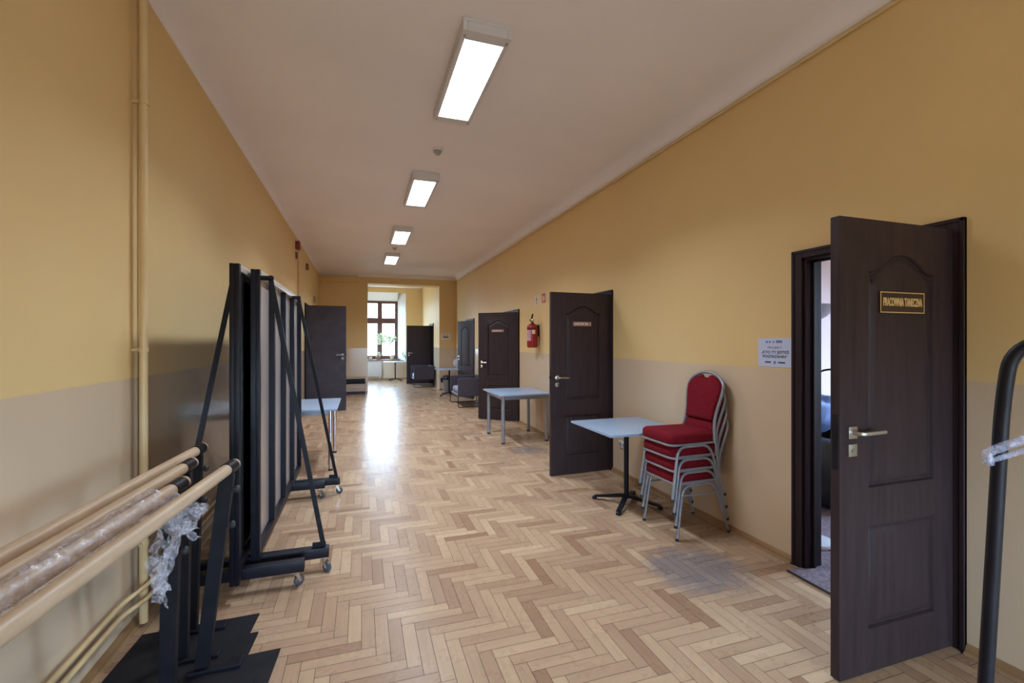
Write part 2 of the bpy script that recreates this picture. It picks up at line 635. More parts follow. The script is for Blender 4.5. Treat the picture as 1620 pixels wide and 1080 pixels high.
def plank(x0, x1, y0, y1, horiz):
    x0, x1 = max(x0, XL - 0.02), min(x1, XR + 0.05)
    y0, y1 = max(y0, YB - 0.02), min(y1, YN + 0.03)
    if x1 - x0 < 0.004 or y1 - y0 < 0.004:
        return
    if (x0 + x1) / 2 > XN + 0.1 and y0 > YE + 0.6:
        return
    x0 += GAP; x1 -= GAP; y0 += GAP; y1 -= GAP
    tx, ty = random.gauss(0, 0.0007), random.gauss(0, 0.0007)
    cx, cy = (x0 + x1) / 2, (y0 + y1) / 2
    vs = [bm.verts.new((x, y, (x - cx) * tx + (y - cy) * ty)) for x, y in ((x0, y0), (x1, y0), (x1, y1), (x0, y1))]
    f = bm.faces.new(vs)
    f[tone] = random.random()
    ou, ov = random.random() * 40, random.random() * 40
    for l in f.loops:
        x, y = l.vert.co.x, l.vert.co.y
        l[uvl].uv = (ou + x, ov + y) if horiz else (ou + y, ov + x)


nn_ = 5
for m_ in range(-45, 75):
    for k_ in range(-160, 160):
        hx, hy = (k_ + m_ * nn_) * WP, (-k_ + m_ * nn_) * WP
        if XL - 1 < hx < XR + 1 and YB - 1 < hy < YN + 1:
            plank(hx, hx + LP, hy, hy + WP, True)
            plank(hx + LP, hx + LP + WP, hy, hy + LP, False)
# subfloor seen in the joints
z = -0.0016
vs = [bm.verts.new(p) for p in ((XL - 0.03, YB - 0.03, z), (XR + 0.05, YB - 0.03, z), (XR + 0.05, YN + 0.03, z), (XL - 0.03, YN + 0.03, z))]
f = bm.faces.new(vs)
f.material_index = 1
fl = struct('floor', bm, [M_FLOOR, M_DIRT], 'worn oak herringbone parquet floor of the corridor', 'floor')

# ------------------------------------------------------------------ walls
WT = 0.14
DH = 2.035      # door opening height
RD = [(1.445, 2.235), (4.665, 5.465), (7.925, 8.765), (11.42, 12.26)]


def seg_wall(bm, a0, a1, z0, z1, opens, mk):
    cur = a0
    for (p, q, za, zb) in sorted(opens):
        mk(cur, p, z0, z1)
        if za > z0:
            mk(p, q, z0, za)
        mk(p, q, zb, z1)
        cur = q
    mk(cur, a1, z0, z1)


bm = BM()
seg_wall(bm, YB, YE, -0.01, 3.6, [(a, b, -0.01, DH) for a, b in RD], lambda a, b, c, d: box(bm, XR, XR + WT, a, b, c, d))
struct('wall_right', bm, M_WALL, 'yellow corridor wall with beige dado on the door side', 'wall')
bm = BM()
LD = (10.43, 11.27, -0.01, 2.25)
seg_wall(bm, YB, YE, -0.01, 3.6, [LD], lambda a, b, c, d: box(bm, XL - WT, XL, a, b, c, d))
struct('wall_left', bm, M_WALL, 'yellow corridor wall with glossy beige dado behind the ballet barres', 'wall')
# end wall with the wide opening to the window bay
bm = BM()
OX0, OX1, OZ = 0.17, 2.25, 3.175
box(bm, XL - WT, OX0, YE, YE + 0.5, -0.01, 3.7)
box(bm, OX1, XR + WT, YE, YE + 0.5, -0.01, 3.7)
box(bm, OX0, OX1, YE, YE + 0.5, OZ, 3.7)
struct('wall_end', bm, M_WALL, 'yellow end wall with wide opening to the window bay', 'wall')
# bay
bm = BM()
ND = (15.38, 16.22, -0.01, DH + 0.02)
seg_wall(bm, YE + 0.5, YN, -0.01, 3.7, [ND], lambda a, b, c, d: box(bm, XN, XN + WT, a, b, c, d))
struct('wall_bay_right', bm, M_WALL, 'sunlit yellow side wall of the window bay', 'wall')
bm = BM()
seg_wall(bm, YE + 0.5, YN, -0.01, 3.7, [(15.0, 16.6, 0.8, 3.0)], lambda a, b, c, d: box(bm, XL - WT, XL, a, b, c, d))
struct('wall_bay_left', bm, M_WALL)
# window wall with a splayed white reveal
WX0, WX1, WZ0, WZ1 = 0.0, 1.38, 0.78, 3.10       # frame
IX0, IX1, IZ1 = -0.29, 1.67, 3.41                # inner edge of reveal
bm = BM()
box(bm, XL - WT, IX0, YN, YN + 0.5, -0.01, 3.7)
box(bm, IX1, XN + WT, YN, YN + 0.5, -0.01, 3.7)
box(bm, IX0, IX1, YN, YN + 0.5, IZ1, 3.7)
box(bm, IX0, IX1, YN, YN + 0.5, -0.01, WZ0 - 0.03)
struct('wall_bay_window', bm, M_WALL)
bm = BM()
yo = YN + 0.36
for a, b in (((IX0, WZ0), (WX0, WZ0)), ((IX1, WZ0), (WX1, WZ0))):
    s = -1 if a[0] < 0.5 else 1
    prism(bm, [(a[0], YN - 0.002), (b[0], yo), (b[0], YN + 0.5), (a[0] + s * 0.0, YN + 0.5)], lambda x, y: (x, y, WZ0 - 0.03), lambda x, y: (x, y, IZ1))
prism(bm, [(IZ1, YN - 0.002), (WZ1, yo), (WZ1, YN + 0.5), (IZ1, YN + 0.5)], lambda zz, y: (WX0 - 0.0, y, zz), lambda zz, y: (WX1, y, zz))
struct('trim_1', bm, M_WHITE, 'white splayed reveal around the bay window', 'window reveal')
# wall behind the camera with its own window
bm = BM()
seg_wall(bm, XL - WT, XR + WT, -0.01, 3.6, [(-0.9, 2.5, 0.35, 1.75)], lambda a, b, c, d: box(bm, a, b, YB - WT, YB, c, d))
struct('wall_back', bm, M_WALL)
# side rooms behind the right wall
XO = 6.2
bm = BM()
box(bm, XR + WT, XO, 4.0, 4.12, -0.01, 3.5)
box(bm, XR + WT, XO, 0.3, 0.42, -0.01, 3.5)
seg_wall(bm, 0.3, 4.12, -0.01, 3.5, [(1.1, 3.4, 0.6, 2.4)], lambda a, b, c, d: box(bm, XO, XO + WT, a, b, c, d))
struct('wall_dance_room', bm, M_PINK, 'pink wall of the room behind the nearest door', 'wall')
bm = BM()
box(bm, XR + WT, XO, 8.2 - 1.2, 8.2 - 1.1, -0.01, 3.5)
box(bm, XR + WT, XO, 13.6, 13.7, -0.01, 3.5)
seg_wall(bm, 4.12, 13.7, -0.01, 3.5, [(5.55, 7.05 - 0.2, 0.95, 2.55), (9.3, 11.5, 0.95, 2.55)], lambda a, b, c, d: box(bm, XO, XO + WT, a, b, c, d))
struct('wall_side_rooms', bm, M_ROOM)
bm = BM()
box(bm, XR + WT * 0.4, XO + WT, 0.3, 13.7, -0.06, -0.003)
struct('floor_side_rooms', bm, M_SKIRT)
bm = BM()
box(bm, XR + WT, XO + WT, 0.3, 13.7, 3.4, 3.5)
struct('ceiling_side_rooms', bm, M_ROOM)

bm = BM()
box(bm, XL - 1.6, XL - 1.5, 9.6, 12.2, -0.01, 2.8)
box(bm, XL - 1.6, XL - WT, 9.5, 9.6, -0.01, 2.8)
box(bm, XL - 1.6, XL - WT, 12.2, 12.3, -0.01, 2.8)
box(bm, XL - 1.6, XL - WT, 9.5, 12.3, 2.8, 2.9)
box(bm, XL - 1.6, XL - WT * 0.4, 9.5, 12.3, -0.06, -0.003)
struct('wall_store_room', bm, M_ROOM)
bm = BM()
box(bm, XN + 1.5, XN + 1.6, 14.5, 17.2, -0.01, 2.8)
box(bm, XN + WT, XN + 1.6, 14.45, 14.55, -0.01, 2.8)
box(bm, XN + WT, XN + 1.6, 17.2, 17.3, -0.01, 2.8)
box(bm, XN + WT, XN + 1.6, 14.45, 17.3, 2.8, 2.9)
box(bm, XN + WT * 0.4, XN + 1.6, 14.45, 17.3, -0.06, -0.003)
struct('wall_bay_room', bm, M_ROOM)
# ceiling
bm = BM()
box(bm, XL - WT, XR + WT, YB - WT, YE + 0.02, ZC, 3.7)
struct('ceiling', bm, M_CEIL, 'off-white corridor ceiling with coved edges', 'ceiling')
bm = BM()
box(bm, XL - WT, XN + WT, YE + 0.4, YN + 0.5, 3.6, 3.75)
struct('ceiling_bay', bm, M_CEIL)


def cove(name, f, a0, a1, drop, run):
    """quarter cove; f(d,z,a): d distance from wall"""
    bm = BM()
    poly = [(0, ZC), (0, ZC - drop)]
    for k in range(0, 9):
        t = k / 8 * pi / 2
        poly.append((0.008 + (run - 0.008) * (1 - cos(t)), ZC - drop + 0.006 + (drop - 0.006) * sin(t)))
    poly.append((run, ZC))
    P = [p for i, p in enumerate(poly) if i == 0 or p != poly[i - 1]]
    P = P[:-1] if (abs(P[-1][0] - P[-2][0]) < 1e-6 and abs(P[-1][1] - P[-2][1]) < 1e-6) else P
    prism(bm, P, lambda d, z: f(d, z, a0), lambda d, z: f(d, z, a1))
    return struct(name, bm, M_CEIL, smooth=True)


cove('trim_2', lambda d, z, a: (XR - d, a, z), YB, YE, 0.11, 0.16)
cove('trim_3', lambda d, z, a: (XL + d, a, z), YB, YE, 0.06, 0.16)
cove('trim_4', lambda d, z, a: (a, YE - d, z), XL, XR, 0.085, 0.16)


# skirting
def skirt(name, f, a0, a1, breaks):
    bm = BM()
    cur = a0
    for p, q in sorted(breaks) + [(a1, a1)]:
        if p > cur:
            A = cur
            prism(bm, [(0, 0), (0.022, 0), (0.022, 0.012), (0.016, 0.032), (0.006, 0.045), (0, 0.045)], lambda d, z: f(d, z, A), lambda d, z: f(d, z, p))
            prism(bm, [(0.022, 0), (0.034, 0), (0.030, 0.012), (0.022, 0.014)], lambda d, z: f(d, z, A), lambda d, z: f(d, z, p), mi=1)
        cur = q
    return struct(name, bm, [M_SKIRT, M_SKIRTL], smooth=True)


skirt('baseboard_right', lambda d, z, a: (XR - d, a, z), YB, YE, [(a - 0.066, b + 0.066) for a, b in RD])
skirt('baseboard_left', lambda d, z, a: (XL + d, a, z), YB, YE, [(LD[0] - 0.07, LD[1] + 0.07)])
skirt('baseboard_end', lambda d, z, a: (a, YE - d, z), XL, XR, [(OX0, OX1)])
skirt('baseboard_bay_window', lambda d, z, a: (a, YN - d, z), XL, XN, [])
skirt('baseboard_bay_right', lambda d, z, a: (XN - d, a, z), YE + 0.5, YN, [(ND[0] - 0.06, ND[1] + 0.06)])


# ------------------------------------------------------------------ windows
def window(name, label, X0, X1, Z0, Z1, Y, transom=None, f=None, mullion=True, dd=1, m=None):
    """f maps (u, depth, z) to world; u runs X0..X1"""
    m = m or M_WINF
    r = thing(name, label, 'window', (0, 0, 0), kind='structure')
    FW = 0.075

    def bx(bm, a, b, c, d, y0, y1):
        p, q = f(a, y0, c), f(b, y1, d)
        box(bm, min(p[0], q[0]), max(p[0], q[0]), min(p[1], q[1]), max(p[1], q[1]), min(p[2], q[2]), max(p[2], q[2]))
    b = BM()
    bx(b, X0, X0 + FW, Z0, Z1, 0, 0.07)
    bx(b, X1 - FW, X1, Z0, Z1, 0, 0.07)
    bx(b, X0 + FW, X1 - FW, Z1 - FW, Z1, 0, 0.07)
    bx(b, X0 + FW, X1 - FW, Z0, Z0 + FW, 0, 0.07)
    xm = (X0 + X1) / 2
    if mullion:
        bx(b, xm - 0.055, xm + 0.055, Z0 + FW, Z1 - FW, -0.01, 0.07)
    if transom:
        bx(b, X0 + FW, xm - 0.055, transom - 0.06, transom + 0.06, -0.005, 0.07)
        bx(b, xm + 0.055, X1 - FW, transom - 0.06, transom + 0.06, -0.005, 0.07)
    obj('window_frame', b, m, r, smooth=False, bevel=0.006)
    zs = [(Z0 + FW, (transom - 0.06) if transom else Z1 - FW)]
    if transom:
        zs.append((transom + 0.06, Z1 - FW))
    xs = [(X0 + FW, xm - 0.055), (xm + 0.055, X1 - FW)] if mullion else [(X0 + FW, X1 - FW)]
    for xa, xb in xs:
        for za, zb in zs:
            b = BM()
            SW = 0.035 if zb - za < 0.9 else 0.045
            for q in ((xa, xa + SW, za, zb), (xb - SW, xb, za, zb), (xa + SW, xb - SW, za, za + SW + 0.03), (xa + SW, xb - SW, zb - SW, zb)):
                bx(b, q[0], q[1], q[2], q[3], 0.01, 0.055)
            sash = obj('sash', b, m, r, smooth=False, bevel=0.004)
            b = BM()
            bx(b, xa + SW, xb - SW, za + SW + 0.03, zb - SW, 0.028, 0.034)
            obj('pane', b, M_GLASS, sash, smooth=False)
    return r


w1 = window('window_1', 'tall brown wooden window with four lights in the bay', WX0, WX1, WZ0, WZ1, yo, transom=2.30, f=lambda u, d, z: (u, yo + d, z))
b = BM()
box(b, 0.655, 0.685, yo - 0.045, yo - 0.012, 1.52, 1.56)
tube(b, fillet([(0.67, yo - 0.04, 1.54), (0.67, yo - 0.06, 1.54), (0.67, yo - 0.06, 1.42)], 0.01), 0.008, 8)
obj('window_handle', b, M_WINF, w1)
b = BM()
box(b, IX0 - 0.05, 1.46, YN - 0.09, YN + 0.37, 0.752, 0.782)
obj('window_sill', b, M_WINF, w1, smooth=False, bevel=0.008)
wb = window('window_2', 'white window behind the camera', -0.9, 2.5, 0.35, 1.75, 0, f=lambda u, d, z: (u, YB - 0.06 - d, z), m=M_WHITE)
window('window_3', 'white window of the dance room', 1.1, 3.4, 0.6, 2.4, 0, f=lambda u, d, z: (XO + 0.04 + d, u, z), m=M_WHITE)
window('window_4', 'white window of the cloakroom', 5.55, 6.85, 0.95, 2.55, 0, f=lambda u, d, z: (XO + 0.04 + d, u, z), m=M_WHITE)
window('window_5', 'white window of the far side room', 9.3, 11.5, 0.95, 2.55, 0, f=lambda u, d, z: (XO + 0.04 + d, u, z), m=M_WHITE)
window('window_6', 'brown wooden side window of the bay', 15.0, 16.6, 0.8, 3.0, 0, transom=2.25, f=lambda u, d, z: (XL - 0.04 - d, u, z))


# ------------------------------------------------------------------ doors
def inset(P, d):
    n = len(P)
    out = []
    for i in range(n):
        a, b, c = Vector(P[i - 1]), Vector(P[i]), Vector(P[(i + 1) % n])
        d1, d2 = (b - a).normalized(), (c - b).normalized()
        n1, n2 = Vector((-d1.y, d1.x)), Vector((-d2.y, d2.x))
        bis = (n1 + n2).normalized()
        k = d / max(0.35, bis.dot(n1))
        out.append(tuple(b + bis * k))
    return out


def leaf_mesh(w, h, t, style, z0=0.008):
    bm = BM()
    m = (w - 0.45) / 2
    pans = []
    if style == 'panel':
        xa, xb = m, w - m
        pans.append([(xa, 0.198), (xb, 0.198), (xb, 0.662), (xa, 0.662)])
        arch = []
        for k in range(0, 21):
            u = 1 - 2 * k / 20
            arch.append(((xa + xb) / 2 + u * (xb - xa) / 2, 1.80 + 0.085 * (1 - min(1.0, abs(u) / 0.86) ** 2) ** 1.4))
        pans.append([(xa, 0.828), (xb, 0.828)] + arch)
    outer = [(0, z0), (w, z0), (w, h), (0, h)]
    rims = []
    for sg in (1, -1):
        y = sg * t / 2
        ov = [bm.verts.new((x, y, z)) for x, z in outer]
        rims.append(ov)
        es = [bm.edges.new((ov[i], ov[(i + 1) % 4])) for i in range(4)]
        if not pans:
            bm.faces.new(ov)
            continue
        loops = []
        for P in pans:
            pv = [bm.verts.new((x, y, z)) for x, z in P]
            es += [bm.edges.new((pv[i], pv[(i + 1) % len(pv)])) for i in range(len(pv))]
            loops.append((P, pv))
        bmesh.ops.triangle_fill(bm, use_beauty=True, use_dissolve=False, edges=es)
        for P, pv in loops:
            prev = pv
            for d, dep in ((0.003, 0.001), (0.006, -0.004), (0.009, -0.013), (0.017, -0.014), (0.026, -0.009), (0.050, -0.0015), (0.056, -0.0005)):
                Q = inset(P, d)
                qv = [bm.verts.new((x, y + sg * dep, z)) for x, z in Q]
                n = len(qv)
                for i in range(n):
                    bm.faces.new((prev[i], prev[(i + 1) % n], qv[(i + 1) % n], qv[i]))
                prev = qv
            bm.faces.new(prev)
    a, b = rims
    for i in range(4):
        bm.faces.new((a[i], a[(i + 1) % 4], b[(i + 1) % 4], b[i]))
    return bm


def lever(sg, w, t, zh, square, sweepdir=-1):
    """handle near the free edge at x=w-0.07, on face sg"""
    b = BM()
    y = sg * t / 2
    xh = w - 0.072
    if square:
        box(b, xh - 0.026, xh + 0.026, min(y, y + sg * 0.009), max(y, y + sg * 0.009), zh - 0.026, zh + 0.026, bev=0.002)
        pts = fillet([(xh, y, zh), (xh, y + sg * 0.048, zh), (xh - 0.135, y + sg * 0.052, zh + 0.004)], 0.02, 4)
        sweep(b, pts, circ(0.0095, 8, 0.0075))
    else:
        lathe(b, [(0, 0), (0.026, 0), (0.026, 0.007), (0.022, 0.010), (0, 0.010)], 20, Matrix.Translation((xh, y, zh)) @ Matrix.Rotation(-sg * pi / 2, 4, 'X'))
        pts = fillet([(xh, y, zh), (xh, y + sg * 0.045, zh), (xh - 0.125, y + sg * 0.050, zh - 0.004)], 0.02, 4)
        tube(b, pts, 0.0095, 10)
    c = BM()
    if square:
        box(c, xh - 0.026, xh + 0.026, min(y, y + sg * 0.008), max(y, y + sg * 0.008), zh - 0.104, zh - 0.05, bev=0.002)
        lathe(c, [(0, 0), (0.009, 0), (0.009, 0.012), (0, 0.012)], 12, Matrix.Translation((xh, y, zh - 0.078)) @ Matrix.Rotation(-sg * pi / 2, 4, 'X'))
    else:
        lathe(c, [(0.010, 0), (0.026, 0), (0.026, 0.007), (0.022, 0.010), (0.010, 0.008)], 20, Matrix.Translation((xh, y, zh - 0.078)) @ Matrix.Rotation(-sg * pi / 2, 4, 'X'))
        lathe(c, [(0, 0), (0.007, 0), (0.007, 0.006), (0, 0.006)], 10, Matrix.Translation((xh, y, zh - 0.078)) @ Matrix.Rotation(-sg * pi / 2, 4, 'X'))
    return b, c


def make_door(n, label, wallx, side, ya, yb, zt, hinge, ang, w, h, style, hmat, square=False, m=None, mc=None, zh=1.085, leaflabel=None):
    """side=+1: wall on the right (corridor at smaller x). hinge (x,y); ang world angle of the leaf"""
    m = m or M_DOOR
    mc = mc or M_CASE
    r = thing('door_%d' % n, label, 'door', (wallx, (ya + yb) / 2, 0), kind='structure')
    cw = 0.064
    b = BM()
    s = -side    # towards the corridor
    inn = wallx + side * WT
    # jamb lining with a rebate
    for (y0, y1) in ((ya, ya + 0.022), (yb - 0.022, yb)):
        box(b, min(wallx, inn), max(wallx, inn), y0, y1, 0, zt)
    box(b, min(wallx, inn), max(wallx, inn), ya, yb, zt - 0.022, zt)
    st0, st1 = wallx + side * 0.055, wallx + side * 0.075
    for (y0, y1) in ((ya + 0.022, ya + 0.036), (yb - 0.036, yb - 0.022)):
        box(b, min(st0, st1), max(st0, st1), y0, y1, 0, zt - 0.022)
    box(b, min(st0, st1), max(st0, st1), ya + 0.022, yb - 0.022, zt - 0.036, zt - 0.022)
    obj('door_jamb', b, mc, r, world=True, smooth=False, bevel=0.002)
    b = BM()
    for xs, dr in ((wallx, s), (inn, -s)):
        xa, xb = xs, xs + dr * 0.018
        xc_ = xs + dr * 0.024
        for y0, y1, o0, o1 in ((ya - cw, ya + 0.008, ya - cw, ya - cw + 0.02), (yb - 0.008, yb + cw, yb + cw - 0.02, yb + cw)):
            box(b, min(xa, xb), max(xa, xb), y0, y1, 0, zt + 0.043)
            box(b, min(xa, xc_), max(xa, xc_), o0, o1, 0, zt + 0.043)
        box(b, min(xa, xb), max(xa, xb), ya + 0.008, yb - 0.008, zt - 0.008, zt + 0.043)
        box(b, min(xa, xc_), max(xa, xc_), ya - cw, yb + cw, zt + 0.025, zt + 0.044)
    obj('door_casing', b, mc, r, world=True, smooth=False, bevel=0.003)
    T = 0.04
    Lm = Matrix.Translation((hinge[0], hinge[1], 0)) @ Matrix.Rotation(ang, 4, 'Z')

    def put(name, bmx, mm, par, **k):
        bmx.transform(Lm)
        return obj(name, bmx, mm, par, world=True, **k)
    lf = put('door_leaf', leaf_mesh(w, h, T, style), m, r, angle=25)
    if leaflabel:
        lf['label'] = leaflabel
    for sg in (1, -1):
        hb, lb = lever(sg, w, T, zh, square)
        put('door_handle', hb, hmat, lf)
        put('lock_plate', lb, hmat, lf)
    hb = BM()
    box(hb, w - 0.0005, w + 0.002, -0.011, 0.011, zh - 0.16, zh + 0.08)
    box(hb, w + 0.002, w + 0.010, -0.007, 0.007, zh - 0.006, zh + 0.014)
    put('latch_plate', hb, M_BLACKM, lf, smooth=False)
    for zz_ in (0.25, 1.02, 1.80):
        hb = BM()
        sgn = 1 if side > 0 else -1
        lathe(hb, [(0, 0), (0.008, 0), (0.008, 0.09), (0.006, 0.096), (0, 0.098)], 10, Matrix.Translation((-0.006, 0, zz_)))
        put('hinge', hb, M_BLACKM, lf)
    return r, Lm, T


d1, L1, T_ = make_door(1, 'nearest dark brown panelled door on the right, standing wide open', XR, 1, 1.445, 2.235, DH, (2.768, 1.448), pi + 0.0, 0.80, 2.03, 'panel', M_SATIN, square=True)
d2, L2, _ = make_door(2, 'dark brown panelled door beside the red chair stack, wide open', XR, 1, 4.665, 5.465, DH, (2.775, 4.66), pi + 0.035, 0.80, 2.03, 'panel', M_CHROME)
d3, L3, _ = make_door(3, 'dark brown panelled door behind the metal-legged table, half open', XR, 1, 7.925, 8.765, DH, (2.775, 7.96), pi - radians(41), 0.84, 2.03, 'panel', M_CHROME)
d4, L4, _ = make_door(4, 'farthest panelled door of the right wall, ajar behind an armchair', XR, 1, 11.42, 12.26, DH, (2.742, 11.44), radians(90 + 17), 0.82, 2.03, 'panel', M_CHROME)
d5, L5, _ = make_door(5, 'plain brown door standing open in the window bay', XN, 1, ND[0], ND[1], DH + 0.02, (2.31, 16.20), pi + 0.0, 0.82, 2.04, 'flat', M_SATIN, m=M_DOOR)
d6, L6, _ = make_door(6, 'plain dark grey door standing open on the left wall', XL, -1, 10.43, 11.27, 2.25, (XL - 0.005, 10.435), 0.02, 0.82, 2.245, 'flat', M_PLASTG, m=M_DOORG, mc=M_CASE, zh=1.20)


def door_sign(name, label, Lm, T, w, u0, u1, z0, z1, txt, mplate, mtext, border, tw, th, s=1):
    """plate on the face at local +y of the leaf; u measured from the hinge"""
    b = BM()
    y0 = T / 2 + 0.0012
    box(b, u0, u1, y0, y0 + 0.004, z0, z1, 0)
    y1 = y0 + 0.004
    uc, zc = (u0 + u1) / 2, (z0 + z1) / 2
    if border:
        for q in ((u0 + 0.003, u1 - 0.003, z0 + 0.003, z0 + 0.0065), (u0 + 0.003, u1 - 0.003, z1 - 0.0065, z1 - 0.003), (u0 + 0.003, u0 + 0.0065, z0 + 0.0065, z1 - 0.0065), (u1 - 0.0065, u1 - 0.003, z0 + 0.0065, z1 - 0.0065)):
            box(b, q[0], q[1], y1, y1 + 0.0008, q[2], q[3], 1)
    text_into(b, txt, th, (uc, y1, zc), (-1, 0, 0), (0, 0, 1), 1, width=tw, bold=0.0012)
    b.transform(Lm)
    o = obj(name, b, [mplate, mtext], smooth=False)
    return tag(o, label, 'sign')


door_sign('door_sign', 'brown nameplate with gold letters PRACOWNIA TANECZNA on the nearest door', L1, T_, .8, 2.768 - 2.514, 2.768 - 2.212, 1.612, 1.712, 'PRACOWNIA TANECZNA', M_SIGN, M_GOLD, True, 0.262, 0.052)
door_sign('door_sign', 'small brown nameplate GARDEROBA 2 on the door beside the red chairs', L2, T_, .8, 0.295, 0.535, 1.652, 1.708, 'GARDEROBA 2', M_SIGN2, M_CREAM, False, 0.215, 0.046)
door_sign('door_sign', 'small brown nameplate GARDEROBA 1 on the door behind the metal-legged table', L3, T_, .84, 0.30, 0.56, 1.655, 1.715, 'GARDEROBA 1', M_SIGN2, M_CREAM, False, 0.235, 0.046)

# ------------------------------------------------------------------ ceiling lights, detectors
GL = 'rectangular ceiling lights along the corridor'
LLAB = ['nearest and largest-looking lit rectangular ceiling light', 'second lit ceiling light, just beyond the near smoke detector', 'third lit ceiling light, before the far smoke detector', 'farthest lit ceiling light, nearest the end wall']
hs = BM()
hw, hl = 0.155, 0.60
box(hs, -hw, hw, -hl, hl, -0.02, 0)
for q in ((-hw, -hw + 0.03, -hl, hl), (hw - 0.03, hw, -hl, hl), (-hw + 0.03, hw - 0.03, -hl, -hl + 0.09), (-hw + 0.03, hw - 0.03, hl - 0.09, hl)):
    box(hs, q[0], q[1], q[2], q[3], -0.078, -0.02)
ln = BM()
box(ln, -hw + 0.031, hw - 0.031, -hl + 0.091, hl - 0.091, -0.076, -0.06)
proto = thing('ceiling_light', LLAB[0], 'ceiling light', (0.735, 3.29, ZC), 0, GL)
obj('lamp_housing', hs, M_HOUS, proto, smooth=False, bevel=0.003)
obj('lamp_lens', ln, M_LENS, proto, smooth=False)
tubes = bpy.data.lights.new('louvre_light', 'AREA')
tubes.shape = 'RECTANGLE'
tubes.size, tubes.size_y = 2 * hw - 0.07, 2 * hl - 0.20
tubes.spread = radians(134)
tubes.energy = 16
tubes.color = (0.76, 0.87, 1.0)
lt = bpy.data.objects.new('louvre_light', tubes)
COL.objects.link(lt)
lt.parent = proto
lt.location = (0, 0, -0.0775)
for sy in (-1, 1):
    for sx_ in (-1, 1):
        cl = BM()
        box(cl, sx_ * (hw - 0.02) - 0.006, sx_ * (hw - 0.02) + 0.006, sy * (hl - 0.05) - 0.01, sy * (hl - 0.05) + 0.01, -0.084, -0.078)
        obj('clip', cl, M_PLASTG, proto, smooth=False)
for (x, y), lb in zip(((0.71, 5.90), (0.675, 8.52), (0.655, 10.93)), LLAB[1:]):
    dup(proto, (x, y, ZC), 0, lb, GL)


def detector(loc, lb):
    r = thing('smoke_detector', lb, 'smoke detector', loc, 0, 'smoke detectors on the ceiling')
    b = BM()
    lathe(b, [(0, 0), (0.055, 0), (0.058, -0.012), (0.050, -0.022), (0, -0.022)], 24)
    obj('detector_base', b, M_HOUS, r)
    b = BM()
    lathe(b, [(0, -0.022), (0.040, -0.022), (0.042, -0.034), (0.028, -0.040), (0.026, -0.055), (0.012, -0.064), (0, -0.065)], 24)
    obj('sensor_head', b, M_PLASTG, r)
    return r


detector((0.735, 4.63, ZC), 'round smoke detector between the first and second ceiling lights')
detector((0.65, 9.72, ZC), 'round smoke detector between the third and fourth ceiling lights')

# ------------------------------------------------------------------ pipes and wall boxes
t = thing('heating_pipe', 'cream painted vertical pipe with clamps on the near left wall', 'pipe', (XL + 0.05, 2.86, 0))
b = BM()
tube(b, [(XL + 0.05, 2.86, 0.02), (XL + 0.05, 2.86, ZC - 0.06)], 0.019, 14)
obj('pipe', b, M_PIPE, t, world=True)
for z in (0.42, 1.43, 2.72):
    b = BM()
    tube(b, [(XL + 0.05, 2.86, z), (XL + 0.05, 2.86, z + 0.022)], 0.0235, 14)
    box(b, XL, XL + 0.05, 2.852, 2.868, z + 0.004, z + 0.018)
    box(b, XL + 0.045, XL + 0.055, 2.83, 2.89, z + 0.004, z + 0.018)
    obj('clamp', b, M_PIPE, t, world=True)
b = BM()
tube(b, [(XL + 0.014, 2.925, 0.25), (XL + 0.014, 2.925, ZC - 0.06)], 0.008, 8)
tag(obj('cable_conduit', b, M_PIPE), 'thin painted cable conduit just right of the vertical pipe', 'conduit')
b = BM()
tube(b, fillet([(XL + 0.03, 13.4, 0.215), (XL + 0.03, 3.02, 0.215), (XL + 0.085, 2.93, 0.235), (XL + 0.085, 2.80, 0.235), (XL + 0.03, 2.68, 0.215), (XL + 0.03, -3.0, 0.215)], 0.05, 5), 0.011, 10)
tag(obj('skirting_pipe', b, M_PIPE), 'upper of two thin cream pipes running low along the left wall', 'pipe', 'thin pipes low on the left wall')
b = BM()
tube(b, fillet([(XL + 0.03, 13.4, 0.155), (XL + 0.03, 3.02, 0.155), (XL + 0.085, 2.93, 0.165), (XL + 0.085, 2.80, 0.165), (XL + 0.03, 2.68, 0.155), (XL + 0.03, -3.0, 0.155)], 0.05, 5), 0.011, 10)
tag(obj('skirting_pipe', b, M_PIPE), 'lower of two thin cream pipes running low along the left wall', 'pipe', 'thin pipes low on the left wall')
t = thing('ceiling_conduit', 'long painted conduit under the cove of the right wall', 'conduit', (XR - 0.014, 5, 3.315))
b = BM()
tube(b, [(XR - 0.014, YB + 0.1, 3.315), (XR - 0.014, YE - 0.01, 3.315)], 0.013, 10)
obj('conduit_tube', b, M_PIPE, t, world=True)
for y in (3.83, 7.6, 11.3):
    b = BM()
    tube(b, [(XR - 0.014, y - 0.03, 3.315), (XR - 0.014, y + 0.03, 3.315)], 0.0175, 10)
    obj('coupling', b, M_PIPE, t, world=True)
b = BM()
tube(b, [(XL + 0.018, 9.31, 0.3), (XL + 0.018, 9.31, 3.37)], 0.014, 10)
tag(obj('thin_pipe', b, M_PIPE), 'thin vertical pipe on the far left wall by the red siren', 'pipe')
t = thing('alarm_siren', 'small red alarm siren high on the left wall', 'alarm', (XL, 9.05, 3.15))
b = BM()
box(b, XL, XL + 0.075, 8.97, 9.10, 3.15, 3.29, bev=0.008)
obj('siren_body', b, M_REDB, t, world=True)
b = BM()
box(b, XL, XL + 0.03, 9.0, 9.05, 2.98, 3.10, bev=0.004)
obj('siren_plate', b, M_BROWNB, t, world=True)
b = BM()
box(b, XL, XL + 0.05, 10.58, 10.72, 3.02, 3.15, bev=0.006)
tag(obj('junction_box', b, M_BROWNB), 'small brown junction box high on left wall beyond the siren', 'junction box')
b = BM()
